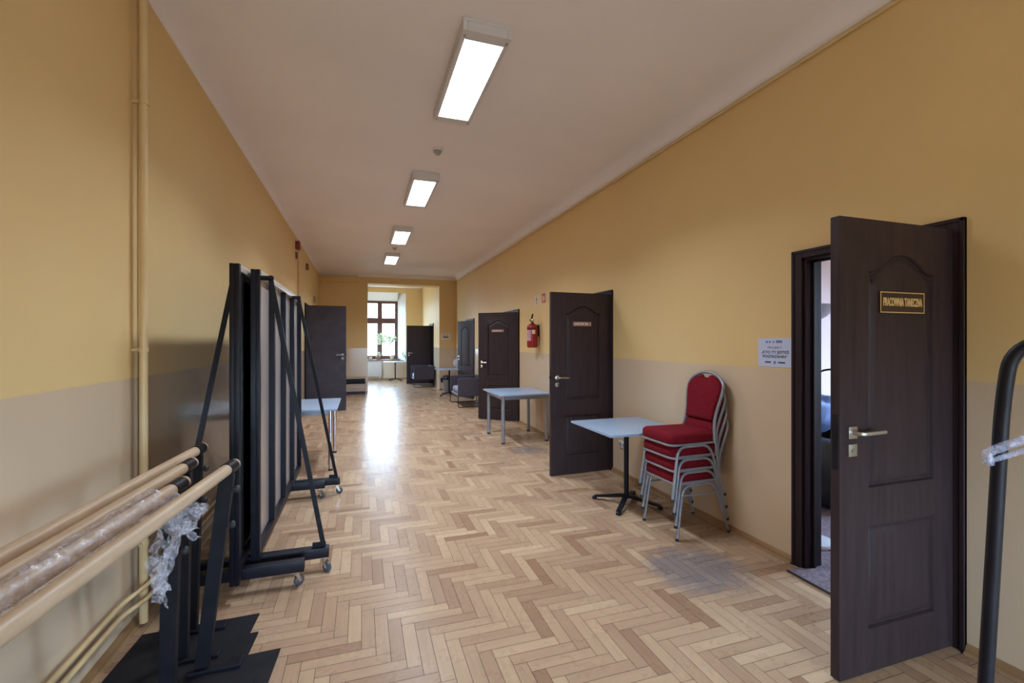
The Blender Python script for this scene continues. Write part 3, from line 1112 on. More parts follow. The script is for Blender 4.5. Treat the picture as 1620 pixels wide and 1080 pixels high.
box(b, XL, XL + 0.045, 12.17, 12.33, 2.45, 2.60, bev=0.006)
tag(obj('wall_box', b, M_PLASTG), 'small grey box on left wall above the plain grey door', 'wall box')
b = BM()
box(b, XL + 0.002, -0.10, YE - 0.09, YE - 0.001, 3.19, 3.335, bev=0.006)
tag(obj('cable_trunking', b, M_BEIGE), 'yellow painted boxing at the top left of the end wall', 'trunking')
# socket
t = thing('wall_socket', 'white double wall socket under the white pedestal table', 'socket', (XR, 4.39, 0.34))
b = BM()
box(b, XR - 0.012, XR, 4.32, 4.46, 0.305, 0.385, bev=0.003)
obj('socket_plate', b, M_PLASTW, t, world=True)
for y in (4.355, 4.425):
    b = BM()
    lathe(b, [(0.019, 0), (0.024, 0), (0.024, 0.006), (0.019, 0.006)], 16, Matrix.Translation((XR - 0.012, y, 0.345)) @ Matrix.Rotation(-pi / 2, 4, 'Y'))
    obj('socket_ring', b, M_PLASTG, t, world=True)

# ------------------------------------------------------------------ signs and papers on the right wall
b = BM()
X = XR - 0.0015
box(b, X - 0.0008, X, 2.305, 2.585, 1.305, 1.508, 0)
for txt, z, h, wd, bo in (('PROJEKT', 1.440, 0.020, 0.115, 0.0), ('„KTO TY JESTEŚ', 1.408, 0.026, 0.225, 0.0007), ('POGÓRZANIN”', 1.378, 0.026, 0.20, 0.0007)):
    text_into(b, txt, h, (X - 0.0009, 2.445, z), (0, -1, 0), (0, 0, 1), 1, width=wd, extrude=0.0002, bold=bo)
for y, w_ in ((2.51, 0.018), (2.485, 0.015), (2.455, 0.012), (2.41, 0.05)):
    box(b, X - 0.0012, X - 0.0008, y - w_ / 2, y + w_ / 2, 1.474, 1.486 + w_ * 0.1, 2)
for y, w_ in ((2.50, 0.05), (2.39, 0.055)):
    box(b, X - 0.0012, X - 0.0008, y - w_ / 2, y + w_ / 2, 1.333, 1.343, 1)
lathe(b, [(0.008, 0), (0.011, 0), (0.011, 0.0004), (0.008, 0.0004)], 18, Matrix.Translation((X - 0.0008, 2.445, 1.337)) @ Matrix.Rotation(-pi / 2, 4, 'Y'), 2)
M_INK2 = mat('faint_ink', (0.16, 0.17, 0.36), 0.8)
tag(obj('poster', b, [M_PAPER, M_INK, M_INK2], smooth=False), 'white paper notice reading PROJEKT beside the nearest door frame', 'notice')
# extinguisher signs
b = BM()
box(b, X - 0.002, X, 6.93, 7.08, 2.09, 2.24, 0)
lathe(b, [(0, 0), (0.014, 0), (0.014, 0.001), (0, 0.001)], 12, Matrix.Translation((X - 0.002, 7.005, 2.215)) @ Matrix.Rotation(-pi / 2, 4, 'Y'), 1)
for q in ((6.97, 7.04, 2.17, 2.19), (6.985, 7.0, 2.125, 2.17), (7.01, 7.03, 2.13, 2.16), (6.96, 7.05, 2.105, 2.115)):
    box(b, X - 0.003, X - 0.002, *q, 1)
tag(obj('safety_sign', b, [M_SIGNW, M_INK], smooth=False), 'small white safety sign, left of the pair above the extinguisher', 'sign')
b = BM()
box(b, X - 0.002, X, 6.63, 6.78, 2.10, 2.245, 0)
for q in ((6.66, 6.70, 2.13, 2.20), (6.66, 6.67, 2.20, 2.22), (6.73, 6.75, 2.15, 2.22), (6.71, 6.76, 2.12, 2.135)):
    box(b, X - 0.003, X - 0.002, *q, 1)
tag(obj('fire_sign', b, [M_SIGNR, M_SIGNW], smooth=False), 'small red fire extinguisher sign, right of the pair on the wall', 'sign')
b = BM()
Y = YE - 0.0015
box(b, 2.30, 2.585, Y - 0.001, Y, 1.535, 1.735, 0)
for q in ((2.36, 2.53, 1.60, 1.635), (2.38, 2.50, 1.655, 1.665), (2.34, 2.42, 1.69, 1.70), (2.46, 2.54, 1.69, 1.70)):
    box(b, q[0], q[1], Y - 0.0015, Y - 0.001, q[2], q[3], 1)
tag(obj('wall_notice', b, [M_SIGNW, M_INK], smooth=False), 'white paper notice on the pier beyond the far small table', 'notice')

# fire extinguisher
ex, ey = XR - 0.115, 6.90
t = thing('fire_extinguisher', 'red fire extinguisher hanging on the right wall', 'fire extinguisher', (ex, ey, 1.385))
b = BM()
lathe(b, [(0, 0), (0.070, 0), (0.084, 0.012), (0.088, 0.03), (0.088, 0.33), (0.082, 0.355), (0.055, 0.378), (0.028, 0.388), (0.026, 0.41), (0, 0.41)], 26)
obj('cylinder_body', b, M_EXT, t)
b = BM()
lathe(b, [(0, 0.41), (0.022, 0.41), (0.022, 0.455), (0.014, 0.465), (0, 0.465)], 14)
box(b, -0.055, 0.0, -0.014, 0.014, 0.43, 0.458)
obj('valve', b, M_SATIN, t)
b = BM()
sweep(b, [(0.01, 0.03, 0.455), (-0.015, -0.01, 0.475), (-0.03, -0.09, 0.535)], [(-0.006, -0.012), (0.006, -0.012), (0.006, 0.012), (-0.006, 0.012)])
sweep(b, [(0.02, 0, 0.435), (-0.03, -0.03, 0.432), (-0.05, -0.07, 0.418)], [(-0.004, -0.01), (0.004, -0.01), (0.004, 0.01), (-0.004, 0.01)])
obj('lever_handle', b, M_BLACKM, t)
for nm, a0, a1, z0, z1, mm in (('instruction_label', radians(165), radians(235), 0.11, 0.285, M_LABEL), ('inspection_sticker', radians(243), radians(278), 0.22, 0.285, M_SIGNW)):
    b = BM()
    nseg = 10
    lo = [bm_ for bm_ in range(nseg + 1)]
    va = [b.verts.new((0.0888 * cos(a0 + (a1 - a0) * k / nseg), 0.0888 * sin(a0 + (a1 - a0) * k / nseg), z0)) for k in lo]
    vb = [b.verts.new((0.0888 * cos(a0 + (a1 - a0) * k / nseg), 0.0888 * sin(a0 + (a1 - a0) * k / nseg), z1)) for k in lo]
    for k in range(nseg):
        b.faces.new((va[k], va[k + 1], vb[k + 1], vb[k]))
    obj(nm, b, mm, t)
b = BM()
box(b, 0.085, 0.113, -0.02, 0.02, 0.18, 0.37)
tube(b, [(0, 0, 0.30), (0, 0, 0.312)], 0.0895, 26)
obj('wall_bracket', b, M_BLACKM, t)

# ------------------------------------------------------------------ tables
def pedestal_table(label, loc, sx_, sy_, h, arm, rot, slim=0.02):
    t = thing('pedestal_table', label, 'table', loc, 0)
    b = BM()
    box(b, -sx_ / 2, sx_ / 2, -sy_ / 2, sy_ / 2, h - slim, h, bev=0.003)
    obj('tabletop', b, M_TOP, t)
    b = BM()
    tube(b, [(0, 0, 0.07), (0, 0, h - slim - 0.008)], 0.022, 14)
    box(b, -0.12, 0.12, -0.12, 0.12, h - slim - 0.008, h - slim)
    obj('column', b, M_BLACK, t)
    for k in range(4):
        a = rot + k * pi / 2
        b = BM()
        pts = [(cos(a) * d, sin(a) * d, z) for d, z in ((0.0, 0.075), (0.05, 0.072), (arm * 0.6, 0.048), (arm, 0.028))]
        sweep(b, pts, lambda i: [(-0.016 + 0.004 * i * 0.8, -0.02), (0.016 - 0.004 * i * 0.8, -0.02), (0.016 - 0.004 * i * 0.8, 0.02), (-0.016 + 0.004 * i * 0.8, 0.02)])
        lathe(b, [(0, 0), (0.019, 0), (0.024, 0.010), (0.020, 0.022), (0, 0.036)], 14, Matrix.Translation((cos(a) * arm, sin(a) * arm, 0)))
        obj('foot', b, M_BLACK, t)
    return t


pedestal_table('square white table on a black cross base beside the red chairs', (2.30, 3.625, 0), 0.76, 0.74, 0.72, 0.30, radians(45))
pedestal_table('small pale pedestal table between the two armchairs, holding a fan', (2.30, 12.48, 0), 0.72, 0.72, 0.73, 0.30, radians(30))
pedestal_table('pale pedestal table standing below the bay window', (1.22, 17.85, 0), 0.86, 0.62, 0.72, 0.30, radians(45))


def leg_table(name, label, x0, x1, y0, y1, h, r, mleg, inset_=0.075):
    t = thing(name, label, 'table', ((x0 + x1) / 2, (y0 + y1) / 2, 0))
    b = BM()
    box(b, x0, x1, y0, y1, h - 0.022, h, bev=0.003)
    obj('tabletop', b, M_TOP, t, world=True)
    b = BM()
    i = inset_
    for q in ((x0 + i, x1 - i, y0 + i - 0.012, y0 + i + 0.012), (x0 + i, x1 - i, y1 - i - 0.012, y1 - i + 0.012), (x0 + i - 0.012, x0 + i + 0.012, y0 + i, y1 - i), (x1 - i - 0.012, x1 - i + 0.012, y0 + i, y1 - i)):
        box(b, *q, h - 0.082, h - 0.0225)
    obj('apron', b, M_GREYM, t, world=True, smooth=False)
    for x in (x0 + i, x1 - i):
        for y in (y0 + i, y1 - i):
            b = BM()
            tube(b, [(x, y, 0.02), (x, y, h - 0.023)], r, 18)
            l = obj('leg', b, mleg, t, world=True)
            b = BM()
            tube(b, [(x, y, 0.0), (x, y, 0.022)], r * 1.05, 18)
            obj('leg_glide', b, M_RUBBER, l, world=True)
    return t


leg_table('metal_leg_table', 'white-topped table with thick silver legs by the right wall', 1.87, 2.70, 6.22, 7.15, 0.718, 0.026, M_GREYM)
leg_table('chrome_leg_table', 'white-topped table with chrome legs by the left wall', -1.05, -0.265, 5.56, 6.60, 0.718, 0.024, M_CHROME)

# ------------------------------------------------------------------ red chairs
def make_chair(label, loc, rz, group):
    t = thing('banquet_chair', label, 'chair', loc, rz, group)
    # local: front = -x, wall side = +x ; y across
    def lean(z):
        return 0.165 + 0.235 * max(0, z - 0.46) ** 1.15
    # seat
    b = BM()
    n = 12
    out = []
    fw, rw = 0.198, 0.178
    for p in fillet([(-0.245, -fw, 0), (0.185, -rw, 0), (0.185, rw, 0), (-0.245, fw, 0)], [0.06, 0.03, 0.03, 0.06], 5, closed=True):
        out.append((p.x, p.y))
    rings = []
    for dz, ins in ((0.420, 0.008), (0.425, 0.0), (0.470, 0.0), (0.486, 0.010), (0.494, 0.030), (0.497, 0.07)):
        Q = [(p[0] * (1 - ins * 2.2) - 0.0, p[1] * (1 - ins * 4)) for p in out]
        rings.append([b.verts.new((x, y, dz + (0.0 if dz < 0.45 else 0.006 * (1 - (y / 0.2) ** 2)))) for x, y in Q])
    m_ = len(out)
    for A, B in zip(rings, rings[1:]):
        for i in range(m_):
            b.faces.new((A[i], A[(i + 1) % m_], B[(i + 1) % m_], B[i]))
    b.faces.new(rings[0][::-1])
    b.faces.new(rings[-1])
    obj('seat', b, M_RED, t, angle=60)
    b = BM()
    tube(b, [(p[0], p[1], 0.412) for p in out], 0.009, 8, closed=True)
    obj('seat_rail', b, M_GREYM, t)
    # legs: each side an arch of tube, with a side stretcher
    for s in (-1, 1):
        yb, yt = s * 0.208, s * 0.196
        yr = s * 0.200
        arch = fillet([(-0.240, yb, 0.012), (-0.180, yt, 0.398), (0.110, s * 0.190, 0.398), (0.245, yr, 0.012)], [0, 0.075, 0.075, 0], 7)
        mid = len(arch) // 2
        b = BM()
        tube(b, arch[:mid + 1], 0.0115, 10)
        lg = obj('front_leg', b, M_GREYM, t)
        b = BM()
        tube(b, [(-0.2415, yb, 0.0), (-0.2385, yb, 0.02)], 0.0135, 10)
        obj('leg_cap', b, M_RUBBER, lg)
        b = BM()
        tube(b, arch[mid:], 0.0115, 10)
        lg = obj('rear_leg', b, M_GREYM, t)
        b = BM()
        tube(b, [(0.249, yr, 0.0), (0.242, yr, 0.02)], 0.0135, 10)
        obj('leg_cap', b, M_RUBBER, lg)
        b = BM()
        tube(b, [(-0.190, s * 0.198, 0.325), (0.135, s * 0.192, 0.325)], 0.008, 8)
        obj('stretcher', b, M_GREYM, t)
    # back hoop
    prof = [(-0.186, 0.405), (-0.184, 0.47), (-0.164, 0.56), (-0.172, 0.65), (-0.190, 0.74), (-0.199, 0.80), (-0.196, 0.845), (-0.168, 0.882), (-0.118, 0.915), (-0.058, 0.936), (0, 0.941)]
    full = prof + [(-y, z) for y, z in prof[-2::-1]]
    P = [(lean(z) if z > 0.46 else 0.165, y, z) for y, z in full]
    P = [Vector(p) for p in P]
    sm = [P[0]]
    for i in range(1, len(P) - 1):
        sm += [(P[i - 1] + P[i] * 3) / 4, (P[i] * 3 + P[i + 1]) / 4]
    sm.append(P[-1])
    b = BM()
    sweep(b, sm, circ(0.0125, 10))
    obj('back_frame', b, M_GREYM, t)
    # back pad
    def pad(b, pr, t0, t1):
        A, B = [], []
        rows = []
        m = len(pr)
        for dx, k in ((-t0, 0.90), (-t0 * 0.8, 0.97), (0, 1.0), (t1 * 0.8, 0.97), (t1, 0.90)):
            zc_ = sum(z for y, z in pr) / m
            rows.append([b.verts.new((lean(zc_ + (z - zc_) * k) + dx, y * k, zc_ + (z - zc_) * k)) for y, z in pr])
        for A, B in zip(rows, rows[1:]):
            for i in range(m):
                b.faces.new((A[i], A[(i + 1) % m], B[(i + 1) % m], B[i]))
        b.faces.new(rows[0][::-1])
        b.faces.new(rows[-1])
    half = [(-0.149, 0.575), (-0.158, 0.65), (-0.174, 0.73), (-0.185, 0.79), (-0.183, 0.838), (-0.157, 0.870), (-0.110, 0.900), (-0.055, 0.920), (-0.044, 0.905), (-0.02, 0.898)]
    pr = [(-y, z) for y, z in half]
    b = BM()
    pad(b, [(-0.142, 0.565)] + half + [(0, 0.896)] + pr[::-1] + [(0.142, 0.565)], 0.024, 0.016)
    obj('backrest', b, M_RED, t, angle=60)
    b = BM()
    pad(b, [(-0.140, 0.555), (0.140, 0.555), (0.158, 0.50), (0.160, 0.475), (-0.160, 0.475), (-0.158, 0.50)], 0.012, 0.008)
    obj('lower_back_panel', b, M_RED, t, angle=60)
    return t


GC = 'four stacked red banquet chairs'
ch = make_chair('bottom red banquet chair of the stack, its grey feet on the floor', (2.468, 3.035, 0), 0, GC)
for i, lb in enumerate(('second red banquet chair from the bottom of the stack', 'third red banquet chair from the bottom of the stack', 'topmost red banquet chair of the stack, with its backrest fully visible')):
    k = i + 1
    dup(ch, (2.468 - 0.014 * k, 3.035, 0.098 * k), 0, lb, GC)


# ------------------------------------------------------------------ mobile mirrors
def caster(par, x, y, yaw, ztop=0.095):
    c = BM()
    box(c, x - 0.022, x + 0.022, y - 0.022, y + 0.022, ztop - 0.006, ztop)
    ca, sa = cos(yaw), sin(yaw)
    M = Matrix.Translation((x, y, 0)) @ Matrix.Rotation(yaw, 4, 'Z')
    k = BM()
    tube(k, [(0, 0, ztop - 0.018), (0, 0, ztop - 0.004)], 0.013, 12)
    for s in (-1, 1):
        prism(k, [(-0.012, ztop - 0.012), (0.012, ztop - 0.012), (0.034, 0.030), (0.018, 0.024)], lambda u, z: (u, s * 0.014 - 0.0015, z), lambda u, z: (u, s * 0.014 + 0.0015, z))
    box(k, -0.014, 0.014, -0.015, 0.015, ztop - 0.022, ztop - 0.016)
    k.transform(M)
    me = bpy.data.meshes.new('t')
    k.to_mesh(me)
    k.free()
    c.from_mesh(me)
    bpy.data.meshes.remove(me)
    o = obj('caster', c, M_CHROME, par)
    w = BM()
    MW = M @ Matrix.Translation((0.024, 0, 0.031)) @ Matrix.Rotation(pi / 2, 4, 'X') @ Matrix.Translation((0, 0, -0.011))
    lathe(w, [(0, 0), (0.026, 0), (0.031, 0.004), (0.031, 0.018), (0.026, 0.022), (0, 0.022)], 22, MW)
    obj('wheel', w, M_WHEEL, o)


def mobile_mirror(label, loc, rz, y0, y1, feet, xl, xr, dy):
    """mirror face towards local -x, struts on +x"""
    t = thing('mobile_mirror', label, 'mirror', loc, rz)
    Z0, Z1, D = 0.172, 1.925, 0.025
    posts = []
    n = 4
    ys = [y0 + 0.02 + (y1 - y0 - 0.04) * k / n for k in range(n + 1)]
    for k, y in enumerate(ys):
        b = BM()
        end = k in (0, n)
        zb = 0.105 if end and abs(y - (y0 + 0.02 if abs(feet[0] - y0) < abs(feet[0] - y1) else y1 - 0.02)) < 0.01 else Z0
        if end:
            box(b, -D, 0.0, y - 0.02, y + 0.02, zb, Z1, bev=0.002)
            box(b, 0.003, D, y - 0.02, y + 0.02, zb, Z1, bev=0.002)
            box(b, -0.004, 0.006, y - 0.016, y + 0.016, zb + 0.005, Z1 - 0.005)
        else:
            box(b, -0.012, D, y - 0.02, y + 0.02, Z0 + 0.04, Z1 - 0.04)
        obj('post', b, M_BLACK, t)
    b = BM()
    box(b, -D, D, y0 + 0.041, y1 - 0.041, Z1 - 0.04, Z1, bev=0.002)
    obj('top_rail', b, M_ALU, t)['label'] = 'silver top rail'
    b = BM()
    box(b, -D, D, y0 + 0.041, y1 - 0.041, Z0, Z0 + 0.04, bev=0.002)
    obj('bottom_rail', b, M_BLACK, t)
    b = BM()
    box(b, -0.020, -0.0165, y0 + 0.041, y1 - 0.041, Z0 + 0.041, Z1 - 0.041)
    obj('mirror_glass', b, M_MIRROR, t, smooth=False)
    b = BM()
    box(b, -0.0160, -0.0125, y0 + 0.041, y1 - 0.041, Z0 + 0.041, Z1 - 0.041)
    obj('back_sheet', b, M_BACK, t, smooth=False)
    for fy in feet:
        b = BM()
        box(b, xl, xr, fy - 0.03, fy + 0.03, 0.096, 0.160, bev=0.003)
        bb = obj('base_beam', b, M_BLACK, t)
        b = BM()
        box(b, xr - 0.10, xr - 0.02, fy - 0.006, fy + 0.006, 0.160, 0.19)
        lathe(b, [(0, 0), (0.012, 0), (0.012, 0.02), (0, 0.02)], 12, Matrix.Translation((xr - 0.035, fy - 0.022, 0.18)) @ Matrix.Rotation(-pi / 2, 4, 'X'))
        obj('bracket', b, M_BLACKM, bb)
        caster(t, xl + 0.05, fy, random.uniform(2, 4))
        caster(t, xr - 0.03, fy, random.uniform(-0.9, 0.5))
        # strut
        yt = fy + dy[feet.index(fy)]
        b = BM()
        bar(b, (xr - 0.035, fy - 0.014, 0.182), (D + 0.055, yt, 1.87), 0.012, 0.028)
        st_ = obj('strut', b, M_BLACK, t)
        b = BM()
        tube(b, [(D, yt, 1.876), (D + 0.07, yt, 1.876)], 0.015, 10)
        lathe(b, [(0, 0), (0.018, 0), (0.018, 0.014), (0, 0.016)], 12, Matrix.Translation((D + 0.055, yt + 0.008, 1.876)) @ Matrix.Rotation(pi / 2, 4, 'X'))
        obj('strut_bracket', b, M_BLACKM, st_)
    return t


mobile_mirror('black framed mobile mirror on casters, nearer the corridor middle', (-0.615, 4.21, 0), 0, -1.09, 0.95, (-1.03, 0.54), -0.40, 0.415, (-0.03, -0.28))
mobile_mirror('black framed mobile mirror on casters, nearer the left wall', (-0.680, 4.01, 0), pi, -0.95, 1.09, (0.98, -0.66), -0.35, 0.375, (-0.21, 0.1))


# ------------------------------------------------------------------ ballet barres
def barre(label, end, back, z, foot, plate, pz, wrap=False):
    t = thing('ballet_barre', label, 'ballet barre', (foot[0], foot[1], 0), 0, 'portable ballet barres by the left wall')
    e, k = Vector((*end, z)), Vector((*back, z))
    d = (e - k).normalized()
    far = e - d * 2.30
    b = BM()
    tube(b, [far, e - d * 0.085], 0.0245, 18)
    obj('rail', b, M_RAIL, t, world=True)
    b = BM()
    tube(b, [e - d * 0.012, e + d * 0.010, e + d * 0.013], [0.0245, 0.0245, 0.020], 18)
    obj('rail_end', b, M_RAIL, t, world=True)
    for q, fx in ((e - d * 0.095, 1), (far + d * 0.02, 0)):
        b = BM()
        tube(b, [q, q + d * 0.085], 0.0275, 18)
        obj('sleeve', b, M_BLACK, t, world=True)
    # posts
    top = e - d * 0.075
    tf = far + d * 0.12
    fts = [Vector((foot[0], foot[1], pz + 0.006)), Vector((foot[0] - 0.10, tf.y, pz + 0.006))]
    for i, (tp, ft) in enumerate(((top, fts[0]), (tf, fts[1]))):
        b = BM()
        a, c = ft, tp - Vector((0, 0, 0.020))
        dd = (c - a).normalized()
        side = Vector((1, 0, 0))
        sweep(b, [a, c], [(-0.0175, -0.0275), (0.0175, -0.0275), (0.0175, 0.0275), (-0.0175, 0.0275)])
        p = obj('post', b, M_BLACKM, t, world=True, smooth=False, bevel=0.002)
        for f_ in (0.74, 0.92):
            q = a.lerp(c, f_)
            b = BM()
            lathe(b, [(0, 0), (0.006, 0), (0.006, 0.018), (0.015, 0.02), (0.017, 0.03), (0.012, 0.038), (0, 0.038)], 12, Matrix.Translation(q + Vector((0.0165, 0, 0))) @ Matrix.Rotation(pi / 2, 4, 'Y'))
            obj('knob', b, M_RUBBER, p, world=True)
        px0, px1, py0, py1 = plate
        sh = 0 if i == 0 else (far.y + 0.05 - py0)
        b = BM()
        yy0, yy1 = (py0, py1) if i == 0 else (ft.y - 0.2, ft.y + 0.25)
        sk = 0.03
        prism(b, [(px0, yy0 - 0.02), (px1 - sk, yy0), (px1, yy1), (px0 + sk, yy1 - 0.02)], lambda x, y: (x, y, pz), lambda x, y: (x, y, pz + 0.005))
        bp = obj('base_plate', b, M_BLACKM, t, world=True, smooth=False)
        b = BM()
        hx = 0.10
        box(b, ft.x - 0.05, ft.x + 0.16, ft.y - 0.045, ft.y - 0.022, pz + 0.0052, pz + 0.02)
        box(b, ft.x + 0.10, ft.x + 0.16, ft.y - 0.022, ft.y + 0.03, pz + 0.0052, pz + 0.018)
        obj('foot_bracket', b, M_BLACK, bp, world=True, smooth=False, bevel=0.002)
    return t


barre('ballet barre nearest the left wall, its rail reaching farthest forward', (-0.79, 2.766), (-0.875, 1.512), 0.93, (-0.828, 2.73), (-1.08, -0.527, 2.34, 2.787), 0.0)
barre('second ballet barre from the left wall, with unwrapped wooden rail', (-0.734, 2.423), (-0.812, 1.20), 0.93, (-0.795, 2.49), (-1.05, -0.497, 2.15, 2.602), 0.0055)
barre('third ballet barre from the left wall, wrapped in clear plastic film', (-0.665, 2.098), (-0.74, 1.212), 0.93, (-0.742, 2.17), (-1.0, -0.44, 1.78, 2.23), 0.0165)
barre('ballet barre farthest from the left wall, leaning post and wooden rail', (-0.546, 2.338), (-0.652, 1.14), 0.93, (-0.680, 2.375), (-0.92, -0.368, 1.97, 2.42), 0.011)

# crumpled stretch film around the third rail, with a tattered hanging end
b = BM()
e3, k3 = Vector((-0.665, 2.098, 0.93)), Vector((-0.74, 1.212, 0.93))
d3_ = (e3 - k3).normalized()
n, m = 90, 26
rows = []
for i in range(n + 1):
    s = i / n
    c = e3 - d3_ * (0.22 + 1.5 * s)
    U = Vector((0, 0, 1))
    V = d3_.cross(U)
    amp = 0.010 + 0.012 * (0.5 + 0.5 * noise.noise(Vector((s * 7, 3, 1))))
    row = []
    for j in range(m):
        a = 2 * pi * j / m
        nz_ = noise.noise(Vector((s * 26, cos(a) * 1.7, sin(a) * 1.7))) + 0.6 * noise.noise(Vector((s * 70, cos(a) * 4, sin(a) * 4)))
        r = 0.0262 + max(0.0, amp * (0.75 + nz_))
        row.append(b.verts.new(c + U * r * cos(a) + V * r * sin(a) * 1.05))
    rows.append(row)
for A, B in zip(rows, rows[1:]):
    for j in range(m):
        b.faces.new((A[j], A[(j + 1) % m], B[(j + 1) % m], B[j]))


def ribbon(b, pts, w, seed, nseg=26, mm=6):
    P = []
    L = len(pts) - 1
    rows = []
    for i in range(nseg + 1):
        u = i / nseg * L
        k = min(int(u), L - 1)
        f_ = u - k
        p = Vector(pts[k]).lerp(Vector(pts[k + 1]), f_)
        s = i / nseg
        ww = w * (1 - 0.55 * s) * (0.8 + 0.5 * noise.noise(Vector((s * 5, seed, 0))))
        ang = seed + 3.0 * noise.noise(Vector((s * 3, seed, 5)))
        dr = Vector((cos(ang), sin(ang) * 0.8, 0.15))
        row = []
        for j in range(mm + 1):
            q = p + dr * ww * (j / mm - 0.5)
            q += Vector(noise.noise_vector(q * 42 + Vector((seed, 0, 0)))) * 0.016
            row.append(b.verts.new(q))
        rows.append(row)
    for A, B in zip(rows, rows[1:]):
        for j in range(mm):
            b.faces.new((A[j], A[j + 1], B[j + 1], B[j]))


hx, hy = -0.668, 1.90
for sd, pts, w_ in (
        (1.0, [(hx, hy, 0.945), (hx + 0.05, hy + 0.01, 0.89), (hx + 0.04, hy + 0.02, 0.80), (hx + 0.015, hy + 0.01, 0.70), (hx + 0.01, hy, 0.60)], 0.13),
        (2.3, [(hx + 0.01, hy - 0.05, 0.94), (hx + 0.055, hy - 0.03, 0.86), (hx + 0.03, hy, 0.76), (hx, hy, 0.66), (hx - 0.01, hy, 0.57)], 0.10),
        (3.9, [(hx + 0.02, hy + 0.03, 0.93), (hx + 0.085, hy + 0.05, 0.87), (hx + 0.06, hy + 0.04, 0.79), (hx + 0.09, hy + 0.05, 0.76)], 0.12),
        (5.2, [(hx, hy - 0.1, 0.92), (hx + 0.03, hy - 0.09, 0.84), (hx - 0.005, hy - 0.04, 0.74), (hx - 0.01, hy - 0.02, 0.62)], 0.09),
        (6.6, [(hx + 0.03, hy, 0.86), (hx + 0.02, hy, 0.74), (hx + 0.0, hy - 0.01, 0.64), (hx + 0.02, hy, 0.545)], 0.05),
        (8.1, [(hx + 0.01, hy + 0.02, 0.88), (hx + 0.10, hy + 0.03, 0.90), (hx + 0.11, hy + 0.03, 0.84), (hx + 0.05, hy + 0.03, 0.80)], 0.10)):
    ribbon(b, pts, w_, sd)
film = obj('plastic_wrap', b, M_FILM, angle=180)
tag(film, 'crumpled clear plastic film wrapped round a barre, its torn end hanging', 'plastic wrap')

# ------------------------------------------------------------------ clothes rack and hanger in the right foreground
t = thing('clothes_rack', 'black tubular clothes rack at the right edge of the picture', 'clothes rack', (1.16, 0.56, 0))
cr, cf = Vector((0.9495, -0.3138, 0)), Vector((0.3138, 0.9495, 0))


def cw_(xc, zc, z):
    p = cr * xc + cf * zc
    return (p.x, p.y, z)


p_foot, p_mid, p_up = cw_(0.885, 0.9, 0.04), cw_(0.937, 0.9, 0.81), cw_(0.970, 0.9, 1.36)
p_top = cw_(0.985, 0.895, 1.488)
dirb = Vector((0.34, -0.94, 0)).normalized()
pB = Vector(p_top) + dirb * 0.10
pEnd = Vector(p_top) + dirb * 1.05
pD = pEnd + Vector((0.05, -0.02, -1.46))
b = BM()
tube(b, fillet([p_foot, p_mid, p_up, tuple(Vector(p_top)), tuple(pEnd), tuple(pD)], [0, 0.2, 0.05, 0.13, 0.14, 0], 9), 0.0118, 14)
obj('frame_tube', b, M_BLACK, t, world=True)
side = Vector((dirb.y, -dirb.x, 0))
for q in (Vector(p_foot), Vector((pD.x, pD.y, 0.04))):
    b = BM()
    s0, s1 = q - side * 0.25, q + side * 0.22
    bar(b, (s0.x, s0.y, 0.03), (s1.x, s1.y, 0.03), 0.03, 0.03)
    for ss in (s0, s1):
        tube(b, [(ss.x, ss.y, 0), (ss.x, ss.y, 0.016)], 0.014, 10)
    obj('foot_bar', b, M_BLACK, t, world=True)

# hanger of clear plastic on the bar
C = Vector(p_top) + dirb * 0.20
C = Vector((C.x, C.y, 1.425))
E = Vector(cw_(0.818, 0.785, 1.292))
ah = E - C
ah.z = 0
ah = ah.normalized()
Lh = (Vector((E.x, E.y, 0)) - Vector((C.x, C.y, 0))).length
t = thing('clothes_hanger', 'clear plastic clothes hanger on the black rack at right', 'clothes hanger', (C.x, C.y, 1.488))
b = BM()
pts = fillet([E - ah * 0.004 + Vector((0, 0, -0.020)), E, C + Vector((0, 0, 0.0)), C - ah * Lh + Vector((0, 0, -0.103)), C - ah * Lh + ah * 0.004 + Vector((0, 0, -0.123))], [0, 0.01, 0.05, 0.01, 0], 5)
tube(b, pts, 0.0075, 10)
tube(b, [E + Vector((0, 0, -0.016)), C + Vector((0, 0, -0.035)), C - ah * Lh + Vector((0, 0, -0.118))], 0.0045, 8)
obj('hanger_arms', b, M_CLEARP, t, world=True)
b = BM()
hk = []
up_ = Vector((0, 0, 1))
for k in range(0, 15):
    a = -pi * 0.5 + pi * 1.35 * k / 14
    hk.append(Vector((C.x, C.y, 1.488)) + side * (0.0205 * cos(a)) + up_ * (0.0205 * sin(a)))
hk = [C + Vector((0, 0, 0.004)), C + Vector((0, 0, 0.03))] + hk
tube(b, hk, 0.002, 6)
obj('hook', b, M_CHROME, t, world=True)


